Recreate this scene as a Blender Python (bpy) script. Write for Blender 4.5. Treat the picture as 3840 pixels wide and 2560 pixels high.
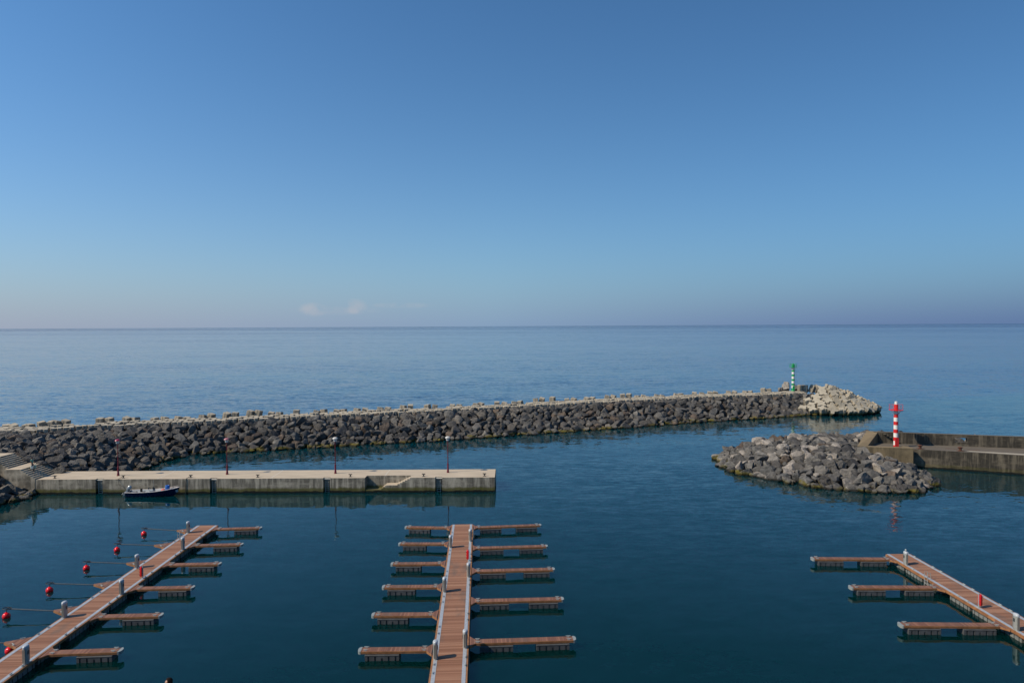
import bpy, bmesh, math, random
import numpy as np
from mathutils import Vector, Matrix, Euler, noise as mnoise
for o in list(bpy.data.objects): bpy.data.objects.remove(o)
S = bpy.context.scene
COL = S.collection
R = math.radians
random.seed(7); rng = np.random.default_rng(11)

# ------------------------------------------------------------------ camera
H = 22.8; F = 2560.0                      # eye height (m), focal length in photo pixels (3840 wide)
ROLL = math.atan(-0.0052); PITCH = math.atan(63.0 / F)
cr, sr, cp, sp = math.cos(ROLL), math.sin(ROLL), math.cos(PITCH), math.sin(PITCH)
def at(px, py, z=0.0):
    """photo pixel -> world point on the level z"""
    u, v = px - 1920.0, py - 1280.0
    a = (u * cr + v * sr) / F; b = (-u * sr + v * cr) / F
    d = (a, cp - b * sp, -sp - b * cp)
    t = (z - H) / d[2]
    return Vector((a * t, d[1] * t, z))
cam = bpy.data.cameras.new('camera'); camo = bpy.data.objects.new('camera', cam); COL.objects.link(camo)
cam.sensor_width = 36; cam.lens = 36 * F / 3840; cam.clip_end = 60000; cam.clip_start = 0.5
rv = Vector((cr, sr * sp, sr * cp)); fv = Vector((0, cp, -sp)); uv = rv.cross(fv)
M = Matrix((rv, uv, -fv)).transposed().to_4x4(); M.translation = (0, 0, H)
camo.matrix_world = M; S.camera = camo

# ------------------------------------------------------------------ light
SUN_EL = R(42.5); SUN_AZ = R(252.0)       # azimuth clockwise from +Y
sdir = Vector((math.sin(SUN_AZ) * math.cos(SUN_EL), math.cos(SUN_AZ) * math.cos(SUN_EL), math.sin(SUN_EL)))
sun = bpy.data.lights.new('sun', 'SUN'); sun.energy = 4.4; sun.angle = R(0.53); sun.color = (1.0, 0.86, 0.65)
suno = bpy.data.objects.new('sun', sun); COL.objects.link(suno)
suno.rotation_euler = (-sdir).to_track_quat('-Z', 'Y').to_euler(); suno.location = sdir * 200
W = bpy.data.worlds.new('World'); S.world = W; W.use_nodes = True
wt = W.node_tree; bg = wt.nodes['Background']
sky = wt.nodes.new('ShaderNodeTexSky'); sky.sky_type = 'NISHITA'; sky.sun_disc = False
sky.sun_elevation = SUN_EL; sky.sun_rotation = SUN_AZ
sky.altitude = 0; sky.air_density = 1.0; sky.dust_density = 0.5; sky.ozone_density = 6.0
bg.inputs[1].default_value = 0.1
def wn(t, **k):
    n = wt.nodes.new(t)
    for a, b in k.items(): setattr(n, a, b)
    return n
def wm(op, a, b=None, c=None):
    n = wn('ShaderNodeMath', operation=op)
    for i, v in enumerate((a, b, c)):
        if v is None: continue
        if isinstance(v, (int, float)): n.inputs[i].default_value = v
        else: wt.links.new(v, n.inputs[i])
    return n.outputs[0]
# two small pinkish cumulus far out over the sea, placed by compass direction
tc = wn('ShaderNodeTexCoord'); sx = wn('ShaderNodeSeparateXYZ'); wt.links.new(tc.outputs['Generated'], sx.inputs[0])
az = wm('ARCTAN2', sx.outputs[0], sx.outputs[1]); el = wm('ARCSINE', sx.outputs[2])
nz = wn('ShaderNodeTexNoise'); nz.inputs['Scale'].default_value = 42; nz.inputs['Detail'].default_value = 5
wt.links.new(tc.outputs['Generated'], nz.inputs['Vector'])
def blob(a0, e0, wa, we, w):
    da = wm('DIVIDE', wm('SUBTRACT', az, a0), wa); de = wm('DIVIDE', wm('SUBTRACT', el, e0), we)
    return wm('MULTIPLY', wm('MAXIMUM', wm('SUBTRACT', 1.0, wm('ADD', wm('MULTIPLY', da, da), wm('MULTIPLY', de, de))), 0.0), w)
mask = blob(-0.283, 0.0225, 0.022, 0.011, 1.0)
for b_ in (blob(-0.226, 0.0275, 0.020, 0.012, 1.0), blob(-0.16, 0.0285, 0.05, 0.005, 0.5), blob(-0.25, 0.021, 0.07, 0.007, 0.35)):
    mask = wm('ADD', mask, b_)
cl = wm('MULTIPLY', wm('MINIMUM', mask, 1.0), wm('MULTIPLY', wm('MAXIMUM', wm('SUBTRACT', nz.outputs[0], 0.36), 0.0), 1.8))
cl = wm('MINIMUM', cl, 0.42)
def vmul(a, b):
    n = wn('ShaderNodeMix', data_type='RGBA', blend_type='MULTIPLY'); n.inputs[0].default_value = 1.0
    for i, v in ((6, a), (7, b)):
        if isinstance(v, tuple): n.inputs[i].default_value = v + (1,)
        else: wt.links.new(v, n.inputs[i])
    return n.outputs[2]
# daylight white balance, a clearer sky away from the sun, and the bank of sea haze along the horizon
hs = (math.sin(SUN_AZ), math.cos(SUN_AZ))
dot = wm('ADD', wm('MULTIPLY', sx.outputs[0], hs[0]), wm('MULTIPLY', sx.outputs[1], hs[1]))
fal = wm('ADD', 1.0, wm('MULTIPLY', dot, 0.22))
cmb = wn('ShaderNodeCombineColor')
for i in range(3): wt.links.new(fal, cmb.inputs[i])
skc = vmul(vmul(sky.outputs[0], (0.70, 1.08, 1.23)), cmb.outputs[0])
hz_ = wn('ShaderNodeValToRGB'); wt.links.new(wm('ADD', wm('MULTIPLY', dot, 0.5), 0.5), hz_.inputs[0]); e_ = hz_.color_ramp.elements
e_[0].position = 0.08; e_[0].color = (0.132, 0.215, 0.400, 1); e_[1].position = 0.68; e_[1].color = (0.400, 0.450, 0.545, 1)
x_ = e_.new(0.36); x_.color = (0.275, 0.400, 0.560, 1)
w_ = wm('MULTIPLY', wm('EXPONENT', wm('MULTIPLY', wm('MAXIMUM', sx.outputs[2], 0.0), -1 / 0.125)), 0.90)
mh = wn('ShaderNodeMix', data_type='RGBA'); wt.links.new(w_, mh.inputs[0]); wt.links.new(skc, mh.inputs[6]); wt.links.new(vmul(hz_.outputs[0], (10.0, 10.0, 10.0)), mh.inputs[7])
w2_ = wm('MULTIPLY', wm('EXPONENT', wm('MULTIPLY', wm('MAXIMUM', sx.outputs[2], 0.0), -1 / 0.030)), 0.62)
ml = wn('ShaderNodeMix', data_type='RGBA'); wt.links.new(w2_, ml.inputs[0]); wt.links.new(mh.outputs[2], ml.inputs[6]); wt.links.new(vmul(hz_.outputs[0], (8.0, 8.1, 8.7)), ml.inputs[7])
mxc = wn('ShaderNodeMix', data_type='RGBA')
wt.links.new(cl, mxc.inputs[0]); wt.links.new(ml.outputs[2], mxc.inputs[6]); mxc.inputs[7].default_value = (5.1, 4.95, 5.3, 1)
wt.links.new(mxc.outputs[2], bg.inputs[0])
S.view_settings.view_transform = 'Standard'; S.view_settings.look = 'None'
S.view_settings.exposure = 0.0; S.view_settings.gamma = 1.0; S.view_settings.use_curve_mapping = False
S.render.engine = 'CYCLES'; S.cycles.use_denoising = True; S.cycles.max_bounces = 6; S.cycles.caustics_reflective = False

# ------------------------------------------------------------------ materials
class NT:
    def __init__(s, name):
        s.m = bpy.data.materials.new(name); s.m.use_nodes = True; s.t = s.m.node_tree
        s.b = s.t.nodes['Principled BSDF']
    def n(s, typ, **k):
        x = s.t.nodes.new(typ)
        for a, b in k.items(): setattr(x, a, b)
        return x
    def put(s, sock, v):
        if v is None: return
        if isinstance(v, bpy.types.NodeSocket): s.t.links.new(v, sock)
        elif isinstance(v, (int, float)): sock.default_value = v
        else: sock.default_value = tuple(v) + ((1.0,) if len(v) == 3 and sock.type == 'RGBA' else ())
    def math(s, op, a, b=None, c=None, clamp=False):
        x = s.n('ShaderNodeMath', operation=op); x.use_clamp = clamp
        for i, v in enumerate((a, b, c)): s.put(x.inputs[i], v)
        return x.outputs[0]
    def mix(s, f, a, b, mode='MIX'):
        x = s.n('ShaderNodeMix', data_type='RGBA', blend_type=mode)
        s.put(x.inputs[0], f); s.put(x.inputs[6], a); s.put(x.inputs[7], b); return x.outputs[2]
    def noise(s, vec, scale, detail=3, rough=0.5, out=0):
        x = s.n('ShaderNodeTexNoise'); s.put(x.inputs['Vector'], vec); x.inputs['Scale'].default_value = scale
        x.inputs['Detail'].default_value = detail; x.inputs['Roughness'].default_value = rough; return x.outputs[out]
    def scale(s, vec, xyz, off=(0, 0, 0)):
        x = s.n('ShaderNodeMapping'); s.put(x.inputs[0], vec); x.inputs['Scale'].default_value = xyz
        x.inputs['Location'].default_value = off; return x.outputs[0]
    def obj(s): return s.n('ShaderNodeTexCoord').outputs['Object']
    def pos(s): return s.n('ShaderNodeNewGeometry').outputs['Position']
    def nor(s): return s.n('ShaderNodeNewGeometry').outputs['Normal']
    def sep(s, v):
        x = s.n('ShaderNodeSeparateXYZ'); s.put(x.inputs[0], v); return x.outputs
    def rng(s, v, a, b, c=0.0, d=1.0):
        x = s.n('ShaderNodeMapRange'); x.clamp = True; s.put(x.inputs[0], v)
        for i, q in enumerate((a, b, c, d)): x.inputs[i + 1].default_value = q
        return x.outputs[0]
    def bump(s, h, dist, strength=1.0):
        x = s.n('ShaderNodeBump'); s.put(x.inputs['Height'], h); x.inputs['Distance'].default_value = dist
        x.inputs['Strength'].default_value = strength; s.put(s.b.inputs['Normal'], x.outputs[0])
    def set(s, **k):
        for a, v in k.items(): s.put(s.b.inputs[a.replace('_', ' ')], v)
        return s.m

def plain(name, col, rough=0.5, metal=0.0, var=0.18, spec=0.5, nscale=6):
    t = NT(name); n = t.noise(t.obj(), nscale, 4)
    c = t.mix(t.rng(n, 0.3, 0.7), [x * (1 - var) for x in col], [min(1, x * (1 + var)) for x in col])
    t.put(t.b.inputs['Specular IOR Level'], spec)
    t.put(t.b.inputs['Roughness'], t.rng(n, 0.3, 0.7, max(0.03, rough - 0.08), rough + 0.08))
    return t.set(Base_Color=c, Metallic=metal)

def planks(name, axis, width, cols, gap=0.10):
    t = NT(name); o = t.obj(); q = t.sep(o)[axis]
    v = t.math('DIVIDE', q, width); fl = t.math('FLOOR', v); fr = t.math('FRACT', v)
    wnn = t.n('ShaderNodeTexWhiteNoise', noise_dimensions='1D'); t.put(wnn.inputs['W'], fl)
    r = t.n('ShaderNodeValToRGB'); t.put(r.inputs[0], wnn.outputs[0]); e = r.color_ramp.elements
    e[0].color = cols[0] + (1,); e[1].color = cols[2] + (1,); x = e.new(0.5); x.color = cols[1] + (1,)
    sc = [14, 14, 14]; sc[axis] = 90
    g = t.noise(t.scale(o, sc), 1.0, 3)
    c = t.mix(0.45, r.outputs[0], t.mix(g, (0.55, 0.55, 0.55), (1.35, 1.35, 1.35)), 'MULTIPLY')
    st = t.rng(t.noise(t.scale(t.pos(), (1.1, 0.45, 1)), 0.8, 4, 0.6), 0.52, 0.68)
    c = t.mix(t.math('MULTIPLY', st, 0.55), c, (0.12, 0.105, 0.09))
    ed = t.math('LESS_THAN', fr, gap)
    c = t.mix(t.math('MULTIPLY', ed, 0.75), c, (0.03, 0.02, 0.015))
    t.bump(t.math('SUBTRACT', 1.0, ed), 0.006, 0.5)
    return t.set(Base_Color=c, Roughness=0.7, Specular_IOR_Level=0.25)

def concrete(name, base, dark, streak=0.7, algae=1.0, top=None, blotch=0.5, abund=0.42):
    t = NT(name); p = t.pos(); xyz = t.sep(p); nz_ = t.sep(t.nor())[2]
    up = t.rng(nz_, 0.5, 0.8)
    n1 = t.noise(p, 0.55, 5, 0.62); n2 = t.noise(p, 5.0, 4, 0.6)
    c = t.mix(t.rng(n2, 0.3, 0.7), [x * 0.86 for x in base], [x * 1.1 for x in base])
    s1 = t.noise(t.scale(p, (2.3, 2.3, 0.16)), 1.0, 5, 0.65)
    s2 = t.noise(t.scale(p, (0.22, 0.22, 0.85)), 1.0, 4, 0.65)
    sm = t.math('MULTIPLY', t.rng(s1, abund, abund + 0.16), t.rng(s2, 0.33, 0.52))
    sm = t.math('MULTIPLY', sm, t.math('SUBTRACT', 1.0, up))
    c = t.mix(t.math('MULTIPLY', sm, streak), c, dark)
    c = t.mix(t.math('MULTIPLY', t.rng(n1, 0.46, 0.62), t.math('SUBTRACT', blotch, t.math('MULTIPLY', up, blotch * 0.55))), c, [x * 1.25 for x in dark])
    s3 = t.noise(t.scale(p, (1.4, 1.4, 0.2), (9, 4, 2)), 1.0, 4, 0.6)
    c = t.mix(t.math('MULTIPLY', t.rng(s3, 0.53, 0.66), t.math('SUBTRACT', 0.5, t.math('MULTIPLY', up, 0.5))), c, [min(1, x * 1.3) for x in base])
    if top:
        n4 = t.noise(t.scale(p, (0.35, 1.6, 1)), 1.0, 4)
        c = t.mix(up, c, t.mix(t.rng(n4, 0.3, 0.7), [x * 0.85 for x in top], [x * 1.1 for x in top]))
    if algae:
        zz = t.math('ADD', xyz[2], t.math('MULTIPLY', t.math('SUBTRACT', t.noise(t.scale(p, (1.2, 1.2, 1)), 1.0, 4), 0.5), 0.45))
        band = t.rng(zz, 0.78, 0.52)
        c = t.mix(t.math('MULTIPLY', band, 0.85 * float(algae)), c, t.mix(t.noise(p, 2.0, 3), (0.030, 0.027, 0.007), (0.130, 0.122, 0.014)))
        c = t.mix(t.rng(zz, 0.30, 0.18), c, (0.010, 0.011, 0.009))
    t.bump(n2, 0.02, 0.4)
    return t.set(Base_Color=c, Roughness=0.85, Specular_IOR_Level=0.25)

def rock_mat(name, lo, hi, warm):
    t = NT(name); o = t.obj(); p = t.pos(); oi = t.n('ShaderNodeObjectInfo').outputs['Random']
    at_ = t.n('ShaderNodeAttribute', attribute_name='tint').outputs['Fac']
    v = t.math('FRACT', t.math('ADD', oi, at_))
    r2 = t.math('FRACT', t.math('MULTIPLY', v, 7.31))
    c = t.mix(v, lo, hi); c = t.mix(t.math('MULTIPLY', r2, 0.45), c, warm)
    n1 = t.noise(p, 1.7, 5, 0.65); n2 = t.noise(p, 8.0, 4, 0.6)
    c = t.mix(1.0, c, t.mix(t.rng(n1, 0.3, 0.7), (0.55, 0.55, 0.56), (1.45, 1.42, 1.38)), 'MULTIPLY')
    zz = t.math('ADD', t.sep(p)[2], t.math('MULTIPLY', t.math('SUBTRACT', t.noise(p, 0.5, 4, 0.7), 0.5), 1.5))
    g = t.math('MULTIPLY', t.rng(zz, 0.6, 0.3), t.rng(t.noise(p, 0.33, 3), 0.44, 0.56))
    c = t.mix(t.math('MULTIPLY', g, 0.9), c, (0.14, 0.115, 0.014))
    wet = t.rng(t.sep(p)[2], 0.34, 0.14)
    c = t.mix(t.math('MULTIPLY', wet, 0.85), c, (0.012, 0.011, 0.008))
    hh = t.math('ADD', t.math('MULTIPLY', n1, 1.0), t.math('MULTIPLY', n2, 0.45))
    t.bump(hh, 0.35, 0.9)
    return t.set(Base_Color=c, Roughness=0.88, Specular_IOR_Level=0.2)

def water_mat():
    t = NT('sea_water'); p = t.pos(); xyz = t.sep(p)
    # shelter: calm between the quay and the pontoons, rippled in the channel, choppier outside the breakwater
    off = t.math('SUBTRACT', xyz[1], t.math('MULTIPLY', xyz[0], 0.37))
    sea = t.rng(off, 150, 162); chan = t.rng(xyz[1], 88, 112)
    right = t.rng(xyz[0], -6, 14); chan = t.math('MAXIMUM', chan, t.math('MULTIPLY', right, t.rng(xyz[1], 55, 100)))
    amp = t.math('ADD', t.math('ADD', 0.028, t.math('MULTIPLY', chan, 0.036)), t.math('MULTIPLY', sea, 0.085))
    patch = t.noise(t.scale(p, (0.0028, 0.018, 1)), 1.0, 4, 0.6)
    amp = t.math('MULTIPLY', amp, t.rng(patch, 0.34, 0.66, 0.5, 1.5))
    # wind streaks and slicks far out
    band = t.noise(t.scale(p, (0.0001, 0.00085, 1)), 1.0, 4, 0.65)
    far = t.rng(xyz[1], 500, 2500)
    amp = t.math('MULTIPLY', amp, t.math('ADD', 1.0, t.math('MULTIPLY', far, t.rng(band, 0.40, 0.58, -0.35, 3.2))))
    amp = t.math('MULTIPLY', amp, t.math('ADD', 1.0, t.rng(xyz[1], 2500, 5000, 0.0, 1.8)))
    def vec(v, k):
        x = t.n('ShaderNodeVectorMath', operation='SUBTRACT'); t.put(x.inputs[0], v); x.inputs[1].default_value = (.5, .5, .5)
        y = t.n('ShaderNodeVectorMath', operation='SCALE'); t.put(y.inputs[0], x.outputs[0]); t.put(y.inputs[3], k); return y.outputs[0]
    def add(a, b):
        x = t.n('ShaderNodeVectorMath', operation='ADD'); t.put(x.inputs[0], a); t.put(x.inputs[1], b); return x.outputs[0]
    w1 = t.noise(t.scale(p, (0.55, 1.5, 1)), 1.0, 2, 0.55, 1)
    w2 = t.noise(t.scale(p, (0.10, 0.32, 1)), 1.0, 2, 0.5, 1)
    w3 = t.noise(t.scale(p, (2.2, 5.0, 1)), 1.0, 2, 0.5, 1)
    v = add(add(vec(w1, amp), vec(w2, t.math('MULTIPLY', amp, 0.55))), vec(w3, t.math('MULTIPLY', amp, 0.5)))
    mul = t.n('ShaderNodeVectorMath', operation='MULTIPLY'); t.put(mul.inputs[0], v); mul.inputs[1].default_value = (2, 2, 0)
    nn = t.n('ShaderNodeVectorMath', operation='NORMALIZE'); t.put(nn.inputs[0], add(mul.outputs[0], (0, 0, 1)))
    t.put(t.b.inputs['Normal'], nn.outputs[0])
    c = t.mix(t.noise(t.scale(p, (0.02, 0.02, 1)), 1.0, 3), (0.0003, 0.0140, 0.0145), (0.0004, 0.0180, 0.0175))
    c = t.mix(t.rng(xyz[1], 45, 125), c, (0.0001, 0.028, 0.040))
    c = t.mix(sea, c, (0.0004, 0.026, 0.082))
    t.b.inputs['Specular Tint'].default_value = (0.12, 1.0, 1.0, 1)
    t.b.subsurface_method = 'BURLEY'         # suspended silt: the body colour bleeds sideways, so shadows on it are soft
    t.b.inputs['Subsurface Weight'].default_value = 1.0; t.b.inputs['Subsurface Radius'].default_value = (1.0, 1.0, 1.0); t.b.inputs['Subsurface Scale'].default_value = 4.0
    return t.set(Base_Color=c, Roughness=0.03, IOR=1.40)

MT = {}
MT['deck_y'] = planks('deck_planks', 1, 0.145, ((0.225, 0.104, 0.060), (0.305, 0.150, 0.090), (0.38, 0.205, 0.128)))
MT['deck_x'] = planks('finger_planks', 0, 0.145, ((0.165, 0.078, 0.054), (0.22, 0.108, 0.074), (0.30, 0.15, 0.10)))
MT['fascia'] = plain('fascia_timber', (0.30, 0.140, 0.062), 0.6, 0, 0.3, 0.3, 3)
MT['alu'] = plain('aluminium_rail', (0.42, 0.45, 0.48), 0.5, 0.25, 0.10)
MT['white'] = plain('white_plastic', (0.38, 0.41, 0.40), 0.4, 0, 0.12)
MT['bumper'] = plain('bumper_plastic', (0.26, 0.285, 0.28), 0.5, 0, 0.12)
MT['galv'] = plain('galvanised_steel', (0.36, 0.36, 0.34), 0.5, 0.2, 0.15)
MT['float'] = plain('grey_float_plastic', (0.085, 0.088, 0.092), 0.6, 0, 0.22, 0.3, 2)
MT['bigfloat'] = plain('pale_float_concrete', (0.185, 0.19, 0.18), 0.7, 0, 0.22, 0.3, 2)
MT['slot'] = plain('float_slot', (0.02, 0.021, 0.02), 0.8)
MT['ped'] = plain('pedestal_aluminium', (0.40, 0.40, 0.375), 0.42, 0.35, 0.08)
MT['pedpanel'] = plain('pedestal_panel', (0.24, 0.23, 0.20), 0.4, 0.2, 0.1)
MT['pedcap'] = plain('pedestal_cap', (0.46, 0.49, 0.52), 0.35, 0.1, 0.08)
MT['black'] = plain('black_rubber', (0.018, 0.018, 0.02), 0.55)
MT['red'] = plain('signal_red', (0.60, 0.012, 0.016), 0.28, 0, 0.1)
MT['buoy'] = plain('buoy_red', (0.78, 0.012, 0.014), 0.18, 0, 0.08)
MT['towerred'] = plain('tower_red', (0.62, 0.022, 0.022), 0.4, 0, 0.12)
MT['towerwhite'] = plain('tower_white', (0.76, 0.73, 0.68), 0.45, 0, 0.08)
MT['towergreen'] = plain('tower_green', (0.004, 0.29, 0.085), 0.4, 0, 0.15)
MT['maroon'] = plain('maroon_paint', (0.13, 0.006, 0.016), 0.35, 0, 0.15)
MT['pinkcap'] = plain('crimson_cap', (0.30, 0.022, 0.06), 0.35, 0, 0.1)
MT['pinkpale'] = plain('faded_pink_cap', (0.42, 0.15, 0.17), 0.35, 0, 0.1)
MT['whitecap'] = plain('white_cap', (0.58, 0.565, 0.52), 0.35, 0, 0.06)
MT['glass'] = plain('lamp_diffuser', (0.50, 0.52, 0.53), 0.12, 0.1, 0.1)
MT['steel'] = plain('dark_steel', (0.05, 0.055, 0.06), 0.5, 0.4, 0.3)
MT['rust'] = plain('rusty_iron', (0.10, 0.038, 0.022), 0.85, 0, 0.35)
MT['boom'] = plain('boom_steel', (0.075, 0.08, 0.088), 0.5, 0.2, 0.15)
MT['quay'] = concrete('quay_concrete', (0.45, 0.395, 0.305), (0.085, 0.076, 0.060), 0.80, True, (0.50, 0.415, 0.31), 0.55, 0.36)
MT['mole'] = concrete('mole_concrete', (0.150, 0.126, 0.092), (0.030, 0.027, 0.022), 0.9, 0.35, (0.135, 0.117, 0.095), 0.75, 0.34)
MT['molewarm'] = concrete('mole_cap_concrete', (0.20, 0.155, 0.092), (0.06, 0.05, 0.034), 0.6, True, (0.215, 0.165, 0.10), 0.4)
MT['moleclean'] = concrete('mole_patch_concrete', (0.40, 0.36, 0.29), (0.2, 0.18, 0.15), 0.3, False, None, 0.3)
MT['crest'] = concrete('crest_concrete', (0.36, 0.315, 0.245), (0.13, 0.115, 0.09), 0.5, False, (0.42, 0.37, 0.285), 0.45)
MT['armour'] = concrete('armour_concrete', (0.37, 0.325, 0.25), (0.16, 0.14, 0.11), 0.45, True, (0.40, 0.355, 0.275), 0.4)
MT['joint'] = plain('joint_filler', (0.58, 0.54, 0.46), 0.8)
MT['rk_dark'] = rock_mat('dark_basalt', (0.048, 0.048, 0.050), (0.122, 0.119, 0.113), (0.115, 0.102, 0.089))
MT['rk_grey'] = rock_mat('grey_basalt', (0.090, 0.091, 0.092), (0.165, 0.160, 0.150), (0.155, 0.136, 0.115))
MT['rk_pale'] = rock_mat('pale_basalt', (0.20, 0.188, 0.170), (0.33, 0.305, 0.272), (0.33, 0.28, 0.24))
MT['rk_brown'] = rock_mat('brown_basalt', (0.085, 0.068, 0.057), (0.135, 0.108, 0.09), (0.15, 0.115, 0.085))
MT['bank'] = plain('bank_rubble', (0.03, 0.029, 0.028), 0.9)
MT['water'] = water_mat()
MT['navy'] = plain('navy_hull', (0.006, 0.011, 0.045), 0.25, 0, 0.2)
MT['boatgrey'] = plain('boat_liner', (0.30, 0.335, 0.36), 0.5)
MT['gunwale'] = plain('gunwale_paint', (0.62, 0.57, 0.56), 0.45)
MT['motor'] = plain('outboard_silver', (0.34, 0.36, 0.375), 0.3, 0.45, 0.12)
MT['motordark'] = plain('outboard_dark', (0.055, 0.07, 0.075), 0.35, 0.1)
MT['blue'] = plain('drum_blue', (0.006, 0.13, 0.50), 0.38)
MT['green'] = plain('crate_green', (0.006, 0.15, 0.035), 0.5)
MT['orange'] = plain('orange_float', (0.70, 0.10, 0.05), 0.5)
MT['skin'] = plain('skin', (0.38, 0.20, 0.13), 0.55)
MT['hair'] = plain('dark_hair', (0.014, 0.008, 0.006), 0.85, 0, 0.2, 0.1)
MT['shirt'] = plain('teal_pattern_shirt', (0.10, 0.36, 0.30), 0.8, 0, 0.85, 0.3, 14)
MT['trousers'] = plain('dark_trousers', (0.018, 0.02, 0.028), 0.85)
MT['shirt2'] = plain('grey_tshirt', (0.2, 0.2, 0.22), 0.85)
MT['bucket'] = plain('white_bucket', (0.66, 0.72, 0.68), 0.45)
MT['palebag'] = plain('pale_green_tub', (0.30, 0.48, 0.42), 0.5)
MT['land'] = concrete('promenade_concrete', (0.3, 0.28, 0.25), (0.12, 0.11, 0.1), 0.5, False, None)

# ------------------------------------------------------------------ mesh helpers
class MB:
    def __init__(s): s.v = []; s.f = []; s.m = []; s.mi = 0; s.xf = None
    def add(s, vs, fs):
        k = len(s.v)
        s.v += [tuple(s.xf @ Vector(v)) if s.xf else tuple(v) for v in vs]
        s.f += [tuple(i + k for i in f) for f in fs]; s.m += [s.mi] * len(fs)
    def box(s, x0, x1, y0, y1, z0, z1, b=0.0):
        if b > 0:      # chamfered box
            vs = []; 
            for (z, i) in ((z0, b), (z0 + b, 0), (z1 - b, 0), (z1, b)):
                X0, X1, Y0, Y1 = x0 + i, x1 - i, y0 + i, y1 - i; c = b
                vs += [(X0 + c, Y0, z), (X1 - c, Y0, z), (X1, Y0 + c, z), (X1, Y1 - c, z), (X1 - c, Y1, z), (X0 + c, Y1, z), (X0, Y1 - c, z), (X0, Y0 + c, z)]
            fs = [tuple(range(7, -1, -1)), tuple(range(24, 32))]
            for l in range(3):
                for j in range(8): fs.append((l * 8 + j, l * 8 + (j + 1) % 8, l * 8 + 8 + (j + 1) % 8, l * 8 + 8 + j))
            s.add(vs, fs); return
        s.add([(x0, y0, z0), (x1, y0, z0), (x1, y1, z0), (x0, y1, z0), (x0, y0, z1), (x1, y0, z1), (x1, y1, z1), (x0, y1, z1)],
              [(3, 2, 1, 0), (4, 5, 6, 7), (0, 1, 5, 4), (1, 2, 6, 5), (2, 3, 7, 6), (3, 0, 4, 7)])
    def prism(s, poly, z0, z1, top=None):
        a = sum(poly[i][0] * poly[(i + 1) % len(poly)][1] - poly[(i + 1) % len(poly)][0] * poly[i][1] for i in range(len(poly)))
        if a < 0: poly = poly[::-1]; top = top[::-1] if top else None
        n = len(poly); tz = top or [z1] * n
        s.add([(x, y, z0) for x, y in poly] + [(poly[i][0], poly[i][1], tz[i]) for i in range(n)],
              [tuple(range(n - 1, -1, -1)), tuple(range(n, 2 * n))] + [(i, (i + 1) % n, n + (i + 1) % n, n + i) for i in range(n)])
    def lathe(s, prof, c=(0, 0, 0), n=16, sx=1.0, sy=1.0, mats=None):
        k = len(prof); vs = [(c[0] + r * sx * math.cos(2 * math.pi * j / n), c[1] + r * sy * math.sin(2 * math.pi * j / n), c[2] + z) for r, z in prof for j in range(n)]
        m0 = s.mi; base = len(s.v)
        s.add(vs, [])
        for i in range(k - 1):
            if mats: s.mi = mats[i]
            for j in range(n):
                s.f.append(tuple(base + q for q in (i * n + j, i * n + (j + 1) % n, (i + 1) * n + (j + 1) % n, (i + 1) * n + j))); s.m.append(s.mi)
        s.f.append(tuple(base + j for j in range(n - 1, -1, -1))); s.m.append(mats[0] if mats else s.mi)
        s.f.append(tuple(base + (k - 1) * n + j for j in range(n))); s.m.append(mats[-1] if mats else s.mi); s.mi = m0
    def tube(s, pts, r, n=8, closed=False):
        pts = [Vector(p) for p in pts]; k = len(pts); rs = r if isinstance(r, (list, tuple)) else [r] * k; vs = []
        for i, p in enumerate(pts):
            if closed: d = pts[(i + 1) % k] - pts[i - 1]
            else: d = pts[min(i + 1, k - 1)] - pts[max(i - 1, 0)]
            d.normalize(); ref = Vector((0, 0, 1)) if abs(d.z) < 0.9 else Vector((1, 0, 0))
            a = d.cross(ref).normalized(); b = a.cross(d)
            vs += [p + (a * math.cos(2 * math.pi * j / n) + b * math.sin(2 * math.pi * j / n)) * rs[i] for j in range(n)]
        fs = []
        for i in range(k if closed else k - 1):
            i2 = (i + 1) % k
            for j in range(n): fs.append((i * n + j, i2 * n + j, i2 * n + (j + 1) % n, i * n + (j + 1) % n))
        if not closed: fs += [tuple(range(n)), tuple((k - 1) * n + j for j in range(n - 1, -1, -1))]
        s.add(vs, fs)
    def mesh(s, name, mats, smooth=False, angle=None):
        me = bpy.data.meshes.new(name); me.from_pydata(s.v, [], s.f)
        bm = bmesh.new(); bm.from_mesh(me); bmesh.ops.recalc_face_normals(bm, faces=bm.faces); bm.to_mesh(me); bm.free()
        for m in (mats if isinstance(mats, (list, tuple)) else [mats]): me.materials.append(m)
        me.polygons.foreach_set('material_index', s.m)
        if smooth:
            me.polygons.foreach_set('use_smooth', [True] * len(me.polygons))
            try: me.set_sharp_from_angle(angle=R(angle or 35))
            except Exception: pass
        me.update(); return me
    def build(s, name, mats, parent=None, smooth=False, loc=(0, 0, 0), rz=0.0):
        return link(name, s.mesh(name, mats, smooth), parent, loc, rz)
def link(name, me, parent=None, loc=(0, 0, 0), rz=0.0):
    o = bpy.data.objects.new(name, me); COL.objects.link(o); o.location = loc; o.rotation_euler = (0, 0, rz)
    if parent: o.parent = parent
    return o
def tag(o, label=None, cat=None, group=None, kind=None):
    if label: o['label'] = label
    if cat: o['category'] = cat
    if group: o['group'] = group
    if kind: o['kind'] = kind
    return o
def empty(name, loc, rz=0.0): return link(name, None, None, loc, rz)
def copy_tree(o, parent=None):
    c = o.copy(); COL.objects.link(c)
    if parent: c.parent = parent
    for ch in list(o.children): copy_tree(ch, c)
    return c

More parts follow.
